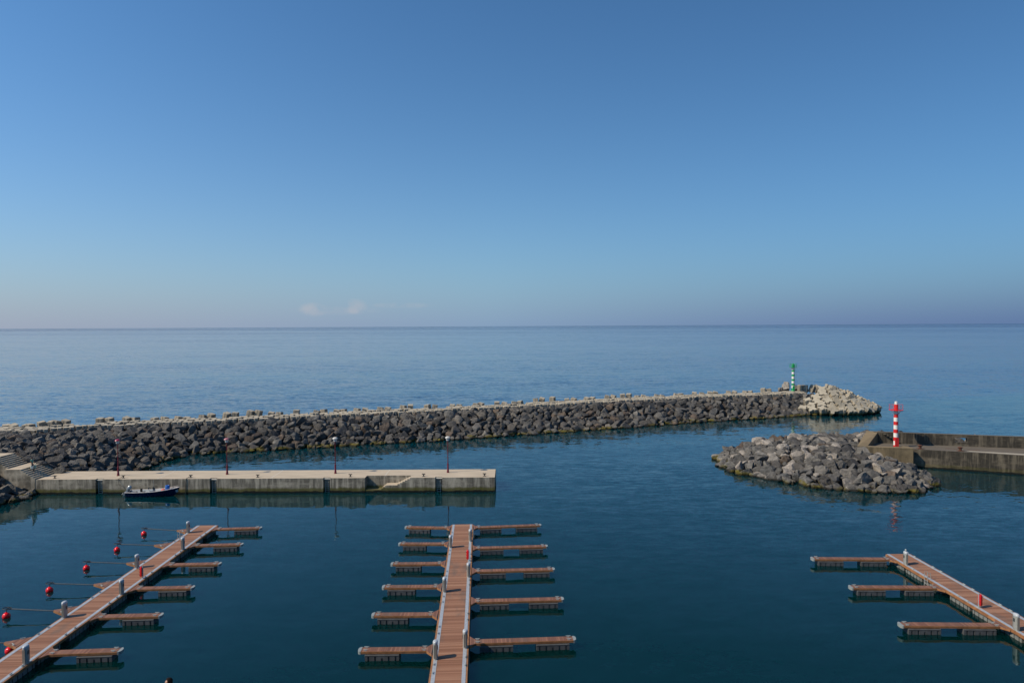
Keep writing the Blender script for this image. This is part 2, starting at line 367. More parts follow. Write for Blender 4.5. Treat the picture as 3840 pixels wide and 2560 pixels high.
# ------------------------------------------------------------------ water, land behind the camera
wb = MB()
ang = [R(-75 + 150 * i / 60) for i in range(61)]; rad = [-400, 60, 250, 1000, 4000, 10500]
wb.add([(-2600, -300, 0), (2600, -300, 0), (2600, 300, 0), (-2600, 300, 0)], [(0, 1, 2, 3)])
vs = []; 
for r_ in (300, 2000, 10500):
    vs += [(r_ * math.tan(a) if abs(a) < R(70) else r_ * 3 * math.copysign(1, a), r_, 0) for a in ang]
fs = []
for i in range(2):
    for j in range(60): fs.append((i * 61 + j, i * 61 + j + 1, (i + 1) * 61 + j + 1, (i + 1) * 61 + j))
wb = MB(); X = [-3.5, -1.6, -0.8, 0, 0.8, 1.6, 3.5]
rows = [(-60, 900), (300, 900), (2000, 2500), (10500, 11000)]
vs = [(x * w, y, 0) for y, w in rows for x in X]; fs = []
for i in range(3):
    for j in range(6): fs.append((i * 7 + j, i * 7 + j + 1, (i + 1) * 7 + j + 1, (i + 1) * 7 + j))
wb.add(vs, fs); tag(wb.build('water', MT['water']), kind='structure')

# ------------------------------------------------------------------ rocks
def rock_mesh(name, seed, sub, mat):
    r_ = random.Random(seed); bm = bmesh.new(); bmesh.ops.create_icosphere(bm, subdivisions=sub, radius=1.0)
    pl = []
    for i in range(r_.randint(10, 15)):
        n = Vector((r_.gauss(0, 1), r_.gauss(0, 1), r_.gauss(0, 1))).normalized(); pl.append((n, r_.uniform(0.44, 0.80)))
    off = Vector((seed * 3.1, seed * 1.7, 0)); fine = sub >= 4
    for v in bm.verts:
        v.co *= 1.0 + 0.22 * mnoise.noise(v.co * 1.1 + off)
        for n, d in pl:
            k = v.co.dot(n)
            if k > d: v.co -= n * (k - d)
        u = v.co.normalized(); q = mnoise.noise(v.co * 2.4 + off) * 0.075 + mnoise.noise(v.co * 5.5 + off) * 0.045
        if fine: q += mnoise.noise(v.co * 11.0 + off) * 0.03 - 0.05 * max(0.0, 0.12 - abs(mnoise.noise(v.co * 1.8 - off))) / 0.12
        v.co += u * q
    me = bpy.data.meshes.new(name); bm.to_mesh(me); bm.free(); me.materials.append(mat)
    me.polygons.foreach_set('use_smooth', [not (not fine)] * len(me.polygons))
    try:
        if fine: me.set_sharp_from_angle(angle=R(20))
    except Exception: pass
    return me
TONES = ('dark', 'grey', 'pale', 'brown')
RK = {t: [rock_mesh('boulder', 20 + i + 13 * k_, 4, MT['rk_' + t]) for i in range(8)] for k_, t in enumerate(TONES)}
def dist_poly(P, pts):
    """distance from points P (n,2) to polyline pts"""
    best = np.full(len(P), 1e9); pts = np.asarray(pts)
    for a, b in zip(pts[:-1], pts[1:]):
        ab = b - a; t = np.clip(((P - a) @ ab) / (ab @ ab), 0, 1)
        best = np.minimum(best, np.linalg.norm(P - (a + t[:, None] * ab), axis=1))
    return best
def inside(P, poly):
    c = np.zeros(len(P), bool); n = len(poly); j = n - 1
    for i in range(n):
        xi, yi = poly[i]; xj, yj = poly[j]
        if yi != yj:
            k = ((yi > P[:, 1]) != (yj > P[:, 1])) & (P[:, 0] < (xj - xi) * (P[:, 1] - yi) / (yj - yi) + xi); c ^= k
        j = i
    return c
def pack(poly, sizes, tight, tries=60):
    """dart throwing, big rocks first"""
    poly = np.asarray(poly); lo, hi = poly.min(0), poly.max(0); cell = 2.5; grid = {}; out = []
    for s_ in sorted(sizes, reverse=True):
        for k in range(tries):
            p = rng.uniform(lo, hi)
            if not inside(p[None], poly)[0]: continue
            gx, gy = int(p[0] // cell), int(p[1] // cell); ok = True
            for a in (-1, 0, 1):
                for b in (-1, 0, 1):
                    for q in grid.get((gx + a, gy + b), ()):
                        if (q[0] - p[0]) ** 2 + (q[1] - p[1]) ** 2 < (tight * (q[2] + s_)) ** 2: ok = False; break
                    if not ok: break
                if not ok: break
            if ok:
                grid.setdefault((gx, gy), []).append((p[0], p[1], s_)); out.append((p[0], p[1], s_)); break
    return out
xy = lambda v: (v.x, v.y)
CZ = 4.35                                            # breakwater crest level
CREST = [(-112, 123.5)] + [xy(at(px, py, CZ)) for px, py in ((0, 1617), (145, 1612), (339, 1598), (578, 1587), (950, 1570), (1337, 1552), (1824, 1528.5), (2221, 1507), (2680, 1485), (3040, 1472))]
WLINE = [(-58.6, 97.2)] + [xy(at(px, py)) for px, py in ((519, 1768), (595, 1734), (659, 1718), (706, 1706), (900, 1695), (1103, 1684), (1351, 1668), (1621, 1655), (1846, 1638), (2068, 1624), (2336, 1605), (2600, 1584), (2795, 1573), (2939, 1564), (3062, 1556))]
REGION = WLINE + CREST[::-1] + [(-112, 97.2)]
def h_break(P):
    d = dist_poly(P, WLINE); dc = dist_poly(P, CREST)
    return np.maximum(3.55 * d / (d + dc + 1e-6), np.minimum(0.34 * d, 3.55))
HEADC = np.array((81.5, 180.5))
MOUND_W = [xy(at(px, py)) for px, py in ((2690, 1716), (2700, 1742), (2722, 1760), (2780, 1777), (2864, 1791), (2963, 1811), (3061, 1828), (3173, 1838), (3299, 1847), (3390, 1851), (3450, 1844), (3506, 1820))]
MOUND = MOUND_W + [(61.8, 101.5), (62.0, 106.0), (55.6, 108.2), (60.2, 113.9), (66, 113.2), (80, 109), (98, 104), (100, 110), (84, 117), (70, 122), (60, 126), (50, 126), (42.5, 123), (37, 119)]
MEDGE = MOUND_W + [(61.8, 101.5), (62.3, 105.6)]; MBACK = [(100, 110), (84, 117), (70, 122), (60, 126), (50, 126), (42.5, 123), (37, 119), MOUND_W[0]]
def h_mound(P):
    d = np.minimum(dist_poly(P, MEDGE), dist_poly(P, MBACK))
    z = 4.75 * (1 - np.exp(-d / 8.6))
    near = np.clip(dist_poly(P, [(54.6, 107.7), (59.3, 113.9)]) / 3.0, 0, 1)      # heap stays below the end wall of the mole
    lim = 2.35 + np.clip((P[:, 1] - 108) / 6.0, 0, 1) * 1.3
    z = np.minimum(z, lim + near * 3)
    kerb = 1.9 - 0.36 * (P[:, 0] - 55) + 0.17 * np.clip(106.5 - P[:, 1], 0, 20)      # and below the kerb wall
    return np.where((P[:, 0] > 53) & (P[:, 1] < 108.5), np.minimum(z, kerb), z)
CORNER = [(-65.2, 92.6), (-64.6, 91.0), (-65.6, 88.2), (-68, 83), (-80, 78), (-80, 92.6)]
def h_corner(P): return np.clip((-65.2 - P[:, 0]) * 0.47, 0, 5)

def terrain():
    xs = np.arange(-112, 104, 1.5); ys = np.arange(76, 206, 1.5)
    G = np.array([(x, y) for y in ys for x in xs]); z = np.full(len(G), -2.0)
    i = inside(G, REGION); z[i] = h_break(G[i]) - 0.75
    dc = dist_poly(G, CREST); n = len(CREST)
    cx = np.array([c[0] for c in CREST]); cy = np.array([c[1] for c in CREST])
    sea = (G[:, 1] > np.interp(G[:, 0], cx, cy)) & (G[:, 0] < cx[-1] + 1)
    z[sea] = np.maximum(z[sea], np.where(dc[sea] < 6.5, 3.2, 3.2 - 0.55 * (dc[sea] - 6.5)))
    r_ = np.linalg.norm(G - HEADC, axis=1); z = np.maximum(z, np.minimum(2.9, 3.5 - (r_ - 4) * 0.5))
    i = inside(G, MOUND); z[i] = np.maximum(z[i], h_mound(G[i]) - 0.8)
    i = inside(G, CORNER); z[i] = np.maximum(z[i], h_corner(G[i]) - 0.8)
    z = np.maximum(z, -2.0)
    nx = len(xs); b = MB(); fs = []
    for r0 in range(len(ys) - 1):
        for c0 in range(nx - 1):
            q = (r0 * nx + c0, r0 * nx + c0 + 1, (r0 + 1) * nx + c0 + 1, (r0 + 1) * nx + c0)
            if max(z[k] for k in q) > -1.9: fs.append(q)
    b.add([(G[k][0], G[k][1], z[k]) for k in range(len(G))], fs)
    tag(b.build('rubble_bank', MT['bank'], smooth=True), kind='structure')
terrain()

def place_rock(x, y, z, s_, tone, label, group, flat=0.72, sink=0.12):
    o = link('boulder', random.choice(RK[tone]), None, (x, y, z - sink * s_))
    o.scale = (s_ * random.uniform(1.0, 1.4), s_ * random.uniform(0.9, 1.15), s_ * random.uniform(flat, flat + 0.25))
    o.rotation_euler = (random.uniform(-0.6, 0.6), random.uniform(-0.6, 0.6), random.uniform(0, 6.28))
    return tag(o, label, 'boulder', group)
def hloc(zrel): return 'at the waterline' if zrel < 0.22 else ('near the top' if zrel > 0.72 else 'halfway up the slope')

# long breakwater: harbour side
sizes = list(np.clip(rng.lognormal(-0.27, 0.27, 3600), 0.38, 1.3))
rk = pack(REGION, sizes, 0.66, 30)
extra = []
for k in range(len(WLINE) - 1):                        # toe stones along the waterline
    a, b = np.array(WLINE[k]), np.array(WLINE[k + 1]); L = np.linalg.norm(b - a); n = int(L / 1.25)
    for i in range(n): p = a + (b - a) * ((i + random.uniform(0.2, 0.8)) / n) + rng.normal(0, 0.3, 2); extra.append((p[0], p[1], random.uniform(0.45, 0.85)))
rk += extra
P = np.array([(a, b) for a, b, c in rk]); hz = h_break(P)
vis = []
for (x, y, s_), z in zip(rk, hz):
    px = 1920 + 2560 * x / y
    if px < -60: continue
    if y < 99.5 and z < 1.2: continue
    vis.append((s_ / y, x, y, float(z), s_))
vis.sort(reverse=True)
def tone_break(): return random.choices(('dark', 'grey', 'brown'), (0.62, 0.30, 0.08))[0]
NB = 78
for i, (a, x, y, z, s_) in enumerate(vis[:NB]):
    tone = tone_break(); side = 'beside the concrete stairs' if x < -56 else ('left of the last lamp post' if x < -10 else 'toward the green beacon')
    lab = '%s boulder %s of the breakwater, %s' % ({'dark': 'large dark', 'grey': 'large grey', 'brown': 'large brownish'}[tone], hloc(z / 4.3), side)
    place_rock(x, y, z, s_, tone, lab, 'large boulders on the breakwater')
proto = [rock_mesh('proto', 60 + i, 3, MT['rk_dark']) for i in range(8)]
PV = []
for me in proto:
    co = np.empty(len(me.vertices) * 3); me.vertices.foreach_get('co', co); f = np.array([p.vertices[:] for p in me.polygons]); PV.append((co.reshape(-1, 3), f))
for me in proto: bpy.data.meshes.remove(me)
def heap(name, items, mats, weights, flat=0.72):
    V, Fc, MI, TI = [], [], [], []; k = 0
    for x, y, z, s_ in items:
        co, f = random.choice(PV)
        sc = np.array((s_ * random.uniform(1.0, 1.4), s_ * random.uniform(0.9, 1.15), s_ * random.uniform(flat, flat + 0.25)))
        rm = np.array(Euler((random.uniform(-0.6, 0.6), random.uniform(-0.6, 0.6), random.uniform(0, 6.28))).to_matrix())
        V.append((co * sc) @ rm.T + np.array((x, y, z - 0.12 * s_))); Fc.append(f + k); k += len(co)
        MI += [random.choices(range(len(mats)), weights)[0]] * len(f); TI += [random.random()] * len(f)
    V = np.concatenate(V); Fc = np.concatenate(Fc)
    me = bpy.data.meshes.new(name); me.from_pydata(V.tolist(), [], Fc.tolist())
    for m in mats: me.materials.append(m)
    me.polygons.foreach_set('material_index', MI); me.polygons.foreach_set('use_smooth', [True] * len(MI))
    a = me.attributes.new('tint', 'FLOAT', 'FACE'); a.data.foreach_set('value', TI)
    try: me.set_sharp_from_angle(angle=R(24))
    except Exception: pass
    me.update(); return link(name, me)
o = heap('boulder_slope', [v[1:] for v in vis[NB:]], [MT['rk_dark'], MT['rk_grey'], MT['rk_brown']], (0.62, 0.30, 0.08))
tag(o, 'mass of smaller dark boulders covering the breakwater face', 'boulders', kind='stuff')

# rock mound at the end of the mole
sizes = list(np.clip(rng.lognormal(-0.25, 0.34, 1100), 0.40, 1.45))
mk = pack(MOUND, sizes, 0.60, 50)
for k in range(len(MOUND_W) - 1):
    a, b = np.array(MOUND_W[k]), np.array(MOUND_W[k + 1]); L = np.linalg.norm(b - a); n = max(1, int(L / 1.3))
    for i in range(n): p = a + (b - a) * ((i + random.random()) / n) + rng.normal(0, 0.25, 2); mk.append((p[0], p[1], random.uniform(0.5, 0.95)))
P = np.array([(a, b) for a, b, c in mk]); hz = h_mound(P); mv = []
for (x, y, s_), z in zip(mk, hz):
    px = 1920 + 2560 * x / y
    if px > 3900: continue
    if y > 104 and x > 60.5: z = min(float(z) + 0.9, 3.7); s_ = min(s_, 1.0)         # seaward rocks heaped behind the parapet
    if 68.5 < x < 76 and y > 108.5: continue
    mv.append((s_ / y, x, y, float(z), s_))
mv.sort(reverse=True)
for i, (a, x, y, z, s_) in enumerate(mv[:190]):
    tone = random.choices(('dark', 'grey', 'pale', 'brown'), (0.30, 0.43, 0.20, 0.07))[0]
    if z < 0.5 and tone == 'pale': tone = 'grey'
    where = hloc(z / 4.4); where = 'behind the mole parapet' if (y > 108 and x > 61) else where + ' of the rock mound'
    big = 'big' if s_ > 1.1 else ('mid-sized' if s_ > 0.75 else 'small')
    place_rock(x, y, z, s_, tone, '%s %s boulder %s' % (big, {'dark': 'charcoal', 'grey': 'grey', 'pale': 'pale pinkish', 'brown': 'brownish'}[tone], where), 'boulders of the mound by the mole')
if len(mv) > 190:
    o = heap('boulder_fill', [v[1:] for v in mv[190:]], [MT['rk_dark'], MT['rk_grey'], MT['rk_pale']], (0.3, 0.45, 0.25))
    tag(o, 'small stones filling the gaps of the rock mound by the mole', 'boulders', kind='stuff')
# corner below the stairs
ck = pack(CORNER, list(rng.uniform(0.5, 1.3, 120)), 0.6, 40)
P = np.array([(a, b) for a, b, c in ck]); hz = h_corner(P)
for (x, y, s_), z in zip(ck, hz):
    if 1920 + 2560 * x / y < -110: continue
    place_rock(x, y, float(z), s_, random.choices(('dark', 'grey'), (0.7, 0.3))[0], '%s dark boulder in the shaded corner below the concrete stairs' % ('big' if s_ > 0.9 else 'small'), 'boulders in the corner below the stairs')
p = at(103, 1862)
place_rock(p.x, p.y - 0.3, 0.18, 0.75, 'pale', 'yellowish boulder at the water below the stairs, rightmost of its pile', None, 0.5)

# ------------------------------------------------------------------ concrete blocks of the breakwater
def block_mesh(name, mat, sx, sy, sz, groove, seed):
    r_ = random.Random(seed); b = MB(); g = groove; c = 0.07
    pl = [(-sx, -sy + c), (-sx + c, -sy), (-g, -sy), (-g * 0.6, -sy + g * 0.7), (g * 0.6, -sy + g * 0.7), (g, -sy), (sx - c, -sy), (sx, -sy + c),
          (sx, -g), (sx - g * 0.7, -g * 0.6), (sx - g * 0.7, g * 0.6), (sx, g), (sx, sy - c), (sx - c, sy), (g, sy), (g * 0.6, sy - g * 0.7), (-g * 0.6, sy - g * 0.7), (-g, sy), (-sx + c, sy), (-sx, sy - c), (-sx, g), (-sx + g * 0.7, g * 0.6), (-sx + g * 0.7, -g * 0.6), (-sx, -g)]
    n = len(pl); vs = []
    for z, k in ((-sz, 0.97), (-sz + c, 1.0), (sz - c, 0.93), (sz, 0.89)): vs += [(x * k, y * k, z) for x, y in pl]
    vs = [tuple(q + r_.uniform(-0.015, 0.015) for q in v) for v in vs]
    fs = [tuple(range(n - 1, -1, -1)), tuple(range(3 * n, 4 * n))]
    for l in range(3):
        for j in range(n): fs.append((l * n + j, l * n + (j + 1) % n, (l + 1) * n + (j + 1) % n, (l + 1) * n + j))
    b.add(vs, fs); return b.mesh(name, mat)
slabs = [block_mesh('crest_block', MT['crest'], 0.92, 0.9, 0.75, 0.28, i) for i in range(4)]
cubes = [block_mesh('parapet_block', MT['crest'], 0.64, 0.64, 0.75, 0.07, 10 + i) for i in range(4)]
arms = [block_mesh('armour_block', MT['armour'], 0.84, 0.84, 1.05, 0.30, 20 + i) for i in range(4)]
cp_ = np.array(CREST); seg = np.linalg.norm(np.diff(cp_, axis=0), axis=1); cum = np.concatenate([[0], np.cumsum(seg)])
def along(s_):
    i = min(max(np.searchsorted(cum, s_) - 1, 0), len(seg) - 1); d = (cp_[i + 1] - cp_[i]) / seg[i]
    return cp_[i] + d * (s_ - cum[i]), d
s0 = 16.0; tot = cum[-1]; sm_ = s0; k = 0
while sm_ < tot - 1:
    for row, off in enumerate((0.75, 2.7, 4.6)):
        p, d = along(sm_ + (0.9 if row == 1 else 0)); nrm = np.array((-d[1], d[0])); q = p + nrm * (off + random.uniform(-0.12, 0.12))
        if row and random.random() < 0.05: continue
        o = link('crest_block', random.choice(slabs), None, (q[0], q[1], CZ - 0.70 + random.uniform(-0.14, 0.10)), math.atan2(d[1], d[0]) + random.uniform(-0.09, 0.09))
        o.rotation_euler[0] = random.uniform(-0.06, 0.06); o.rotation_euler[1] = random.uniform(-0.06, 0.06)
        tag(o, ('flat grooved concrete block in the front row of the breakwater crest', 'flat concrete block in the middle row of the breakwater crest', 'flat concrete block in the seaward row of the breakwater crest')[row], 'concrete block', ('front row of crest blocks', 'middle row of crest blocks', 'seaward row of crest blocks')[row])
    sm_ += 1.98
sm_ = s0; 
while sm_ < tot - 6:
    pair = random.choice((2, 2, 2, 2, 2, 1)); up = random.choice((0.0, 0.1, 0.2, 0.35, 0.55)) + random.uniform(-0.1, 0.1)
    for j in range(pair):
        p, d = along(sm_ + j * 1.62); nrm = np.array((-d[1], d[0])); q = p + nrm * (6.7 + random.uniform(-0.25, 0.25))
        o = link('parapet_block', random.choice(cubes), None, (q[0], q[1], CZ + up - 0.55 + random.uniform(-0.1, 0.1)), math.atan2(d[1], d[0]) - random.uniform(0.2, 0.95))
        o.rotation_euler[0] = random.uniform(-0.22, 0.22); o.rotation_euler[1] = random.uniform(-0.15, 0.3)
        tag(o, '%s concrete cube standing above the seaward edge of the breakwater' % ('tall' if up > 0.6 else ('low' if up < 0.2 else 'half-raised')), 'concrete block', 'cubes along the seaward edge of the breakwater')
    sm_ += 1.62 * pair + random.choice((0.9, 1.3, 1.8, 2.4))
# armour blocks round the breakwater head
rr = 3.6; ring = 0
while rr < 13.4:
    z = max(0.05, 4.95 - (rr - 3.6) * 0.44); n = int(2 * math.pi * rr / 2.15)
    for i in range(n):
        a = 2 * math.pi * (i + 0.5 * (ring % 2)) / n
        if R(62) < a < R(250 if rr < 6 else 226) : continue
        q = HEADC + np.array((math.cos(a), math.sin(a))) * (rr + random.uniform(-0.2, 0.2))
        o = link('armour_block', random.choice(arms), None, (q[0], q[1], z - 0.15 + random.uniform(-0.2, 0.2)))
        rot = Matrix.Rotation(a, 3, 'Z') @ Matrix.Rotation(R(random.choice((24, 24, 40, 62))) + random.uniform(-0.12, 0.12), 3, 'Y') @ Matrix.Rotation(random.choice((0, 0.5)) + random.uniform(-0.12, 0.12), 3, 'Z')
        o.rotation_euler = rot.to_euler(); k_ = random.uniform(1.05, 1.3); o.scale = (k_, k_, k_ * random.uniform(0.9, 1.15))
        tag(o, 'beige grooved armour block %s of the breakwater head' % ('at the waterline' if z < 0.7 else ('at the top' if rr < 6.5 else 'on the slope')), 'concrete block', 'armour blocks round the breakwater head')
    rr += 1.85; ring += 1
# boulders and upright blocks round the green beacon
gb = at(2974, 1467, CZ)
for i, (px, py, s_, zz) in enumerate(((2958, 1462, 1.7, 0.9), (2996, 1462, 1.35, 0.4), (2938, 1463, 0.9, 0.1))):
    q = at(px, py, CZ); place_rock(q.x, q.y + 2.2, CZ + zz, s_, 'pale' if i != 1 else 'grey', ('tall tan boulder behind the green beacon', 'grey boulder right of the green beacon foot', 'low tan boulder left of the green beacon foot')[i], None, 1.0)
for i, px in enumerate((3007, 3026, 3052, 3066)):
    q = at(px, 1466, CZ); o = link('upright_block', cubes[i], None, (q.x, q.y + 1.2, CZ + 0.55), R(-32 - 6 * i)); o.scale = (1.0, 1.0, 1.35); o.rotation_euler[1] = (0, 0.05, 0.35, 0.4)[i]
    tag(o, 'tall concrete block %s right of the green beacon' % ('standing first', 'standing second', 'leaning third', 'leaning fourth')[i], 'concrete block', 'upright blocks right of the green beacon')

# ------------------------------------------------------------------ beacons
def beacon(loc, colm, label, bands, rad_, gal, cap_white, rr=0.014):
    t = tag(empty('beacon', loc), label, 'beacon')
    h = 0.0; prof = [(rad_ * 1.35, 0), (rad_ * 1.35, 0.10), (rad_ * 1.12, 0.28), (rad_, 0.5)] if not cap_white else [(rad_, 0.0), (rad_, 0.1)]
    mats = [0] * (len(prof) - 1)
    for i, q in enumerate(bands):
        if i == 0: prof.append((rad_, q))
        else: prof += [(rad_ * (1 - 0.008 * i), h), (rad_ * (1 - 0.008 * i), h + q)]; mats.append(i % 2)
        mats.append(i % 2); h = prof[-1][1]
    b = MB(); b.lathe(prof, n=24, mats=mats + [mats[-1]] * (len(prof) - 1 - len(mats))); b.build('tower', [colm, MT['towerwhite']], t, True)
    zg = h - bands[-1]
    b = MB(); b.lathe([(rad_ * 1.02, zg - 0.06), (gal, zg - 0.035), (gal, zg + 0.02), (rad_ * 1.02, zg + 0.02)], n=20); g = b.build('gallery', colm, t)
    b = MB()
    for zz in (0.42, 0.85): b.tube([(gal * 0.97 * math.cos(R(18 * i)), gal * 0.97 * math.sin(R(18 * i)), zg + zz) for i in range(20)], rr, 6, True)
    for i in range(8): a = R(45 * i); b.tube([(gal * 0.97 * math.cos(a), gal * 0.97 * math.sin(a), zg), (gal * 0.97 * math.cos(a), gal * 0.97 * math.sin(a), zg + 0.87)], rr, 6)
    b.build('railing', colm, t)
    for a in (20, 110, 200, 290):
        b = MB(); c_, s_ = math.cos(R(a)), math.sin(R(a)); b.tube([(rad_ * c_, rad_ * s_, zg - 0.85), (gal * 0.88 * c_, gal * 0.88 * s_, zg - 0.06)], 0.04, 6); b.build('bracket', MT['towerwhite'], t)
    b = MB()
    if cap_white:
        b.lathe([(0.20, h), (0.24, h + 0.03), (0.24, h + 0.16), (0.20, h + 0.2), (0.20, h + 0.36), (0.24, h + 0.38), (0.22, h + 0.44), (0.05, h + 0.5)], n=16)
        b.build('lantern', MT['towerwhite'], t, True)
    else:
        b.lathe([(rad_ * 0.95, h), (rad_ * 0.9, h + 0.05), (0.16, h + 0.12), (0.16, h + 0.3), (0.05, h + 0.36)], n=16); b.build('lantern', colm, t, True)
    b = MB(); b.box(-0.28, 0.28, -rad_ - 0.03, -rad_ + 0.12, 0.12 if cap_white else 0.5, 1.5); b.build('door', colm, t)
    b = MB()
    for i in range(int((zg - 1.0) / 0.35)): z = 0.9 + i * 0.35; b.tube([(rad_ * 0.96, 0.16, z), (rad_ + 0.14, 0.16, z), (rad_ + 0.14, -0.16, z), (rad_ * 0.96, -0.16, z)], 0.014, 5)
    b.build('rungs', MT['galv'], t)
    return t
rb = at(3359, 1676, 2.9)
beacon((rb.x, rb.y, 2.9), MT['towerred'], 'red and white banded harbour beacon standing on the mole', [0.36, 0.67, 0.60, 0.67, 0.60, 0.67, 0.58, 0.63, 0.58, 0.61, 0.88], 0.35, 1.04, True)
beacon((gb.x, gb.y, CZ), MT['towergreen'], 'green and white banded harbour beacon at the breakwater head', [0.90, 0.72, 0.56, 0.66, 0.56, 0.68, 0.58, 0.66, 0.52, 0.68, 0.72], 0.40, 0.95, False, 0.04)

# ------------------------------------------------------------------ harbour mole with parapet
def mole():
    t = tag(empty('harbour_mole', (0, 0, 0)), 'stained grey concrete mole with parapet wall behind the rock mound', 'mole')
    A, B = Vector((61.6, 107.9)), Vector((100, 90.8)); u = (B - A).normalized(); n = Vector((-u.y, u.x))     # long front wall
    A2 = Vector((60.6, 112.8)); B2 = Vector((104, 100.3)); u2 = (B2 - A2).normalized(); n2 = Vector((-u2.y, u2.x))
    T = 2.9
    b = MB(); b.prism([xy(A), xy(B), xy(B2), xy(A2), (56.5, 110.2), (57.0, 107.6)], -2, T); b.build('platform', MT['mole'], t)
    b = MB()      # parapet with a rectangular opening
    def wseg(s0_, s1_, z0, z1): b.prism([xy(A2 + u2 * s0_ + n2 * 0.02), xy(A2 + u2 * s1_ + n2 * 0.02), xy(A2 + u2 * s1_ + n2 * 0.75), xy(A2 + u2 * s0_ + n2 * 0.75)], z0, z1)
    q = at(3563, 1650, 3.9); s1_ = ((Vector((q.x, q.y)) - A2) @ u2) / 1.0 + 0.9; s2_ = s1_ + 1.75
    wseg(-0.6, s1_, 1.0, 4.72); wseg(s1_, s2_, 1.0, 3.5); wseg(s1_, s2_, 4.22, 4.72); wseg(s2_, 48, 1.0, 4.72)
    b.build('parapet', MT['mole'], t)
    for i in range(6):   # cantilever steps climbing to the parapet
        s_ = 2.9 - i * 0.42; b = MB(); b.prism([xy(A2 + u2 * s_ - n2 * 0.45), xy(A2 + u2 * (s_ + 0.32) - n2 * 0.45), xy(A2 + u2 * (s_ + 0.32) + n2 * 0.0), xy(A2 + u2 * s_ + n2 * 0.0)], T + 0.22 + i * 0.25, T + 0.34 + i * 0.25); b.build('step', MT['mole'], t)
    b = MB()      # end wall rising from the kerb to the parapet, and the kerb block in front
    FL, FR = Vector((54.6, 107.7)), Vector((62.35, 105.75)); BL = Vector((59.3, 113.9))
    fi = Vector((56.6, 108.3)); bi = Vector((60.9, 113.2))
    b.prism([xy(FL), xy(fi), xy(bi), xy(BL)], -1, 3.25, [3.27, 3.27, 4.74, 4.74]); b.build('end_wall', MT['molewarm'], t)
    b = MB(); b.prism([xy(FL + Vector((0.01, -0.02))), xy(FR), xy(FR + Vector((0.35, 1.0))), xy(fi + Vector((0, -0.02)))], -1, 3.25); b.prism([xy(FR + Vector((-0.9, 0.5))), xy(FR + Vector((-0.02, 0.2))), xy(FR + Vector((0.5, 2.2))), xy(FR + Vector((-0.5, 2.4)))], -1, 3.2); b.build('kerb_wall', MT['molewarm'], t)
    b = MB(); s_ = 11.0; pts = [A + u * 9 + n * 0.9, A + u * 13 + n * 0.55, A + u * 22 + n * 0.5, A + u * 22 + n * 1.3, A + u * 15 + n * 1.5, A + u * 9.5 + n * 1.4]
    b.prism([xy(v) for v in pts], T - 0.01, T + 0.012); b.build('repair_patch', MT['moleclean'], t)
    b = MB()
    for s0_, l_ in ((6.4, 1.7), (9.2, 1.8)): b.prism([xy(A + u * s0_ + n * 2.3), xy(A + u * (s0_ + l_) + n * 2.3), xy(A + u * (s0_ + l_) + n * 2.42), xy(A + u * s0_ + n * 2.42)], T - 0.01, T + 0.03)
    b.build('rail_strip', MT['rust'], t)
    b = MB()      # plinth band just above the water
    b.prism([xy(A + u * 0.5 - n * 0.06), xy(B - n * 0.06), xy(B), xy(A + u * 0.5)], -1, 0.34); b.build('toe', MT['mole'], t)
    for i, (px, py) in enumerate(((3453, 1683), (3604, 1691))):
        p = at(px, py, T); m = tag(empty('bollard', (p.x, p.y + 0.2, T)), ('rusty iron bollard on the mole nearest the red beacon', 'rusty iron bollard on the mole farther right of the red beacon')[i], 'bollard', 'rusty bollards on the mole')
        b = MB(); b.box(-0.42, 0.42, -0.3, 0.3, 0, 0.06, 0.02); b.build('base_plate', MT['rust'], m)
        b = MB(); b.lathe([(0.2, 0.05), (0.17, 0.25), (0.2, 0.42), (0.3, 0.5), (0.3, 0.58), (0.14, 0.64)], n=14, sx=1.15); b.box(-0.42, 0.42, -0.09, 0.09, 0.44, 0.56, 0.03); b.build('head', MT['rust'], m, True)
mole()

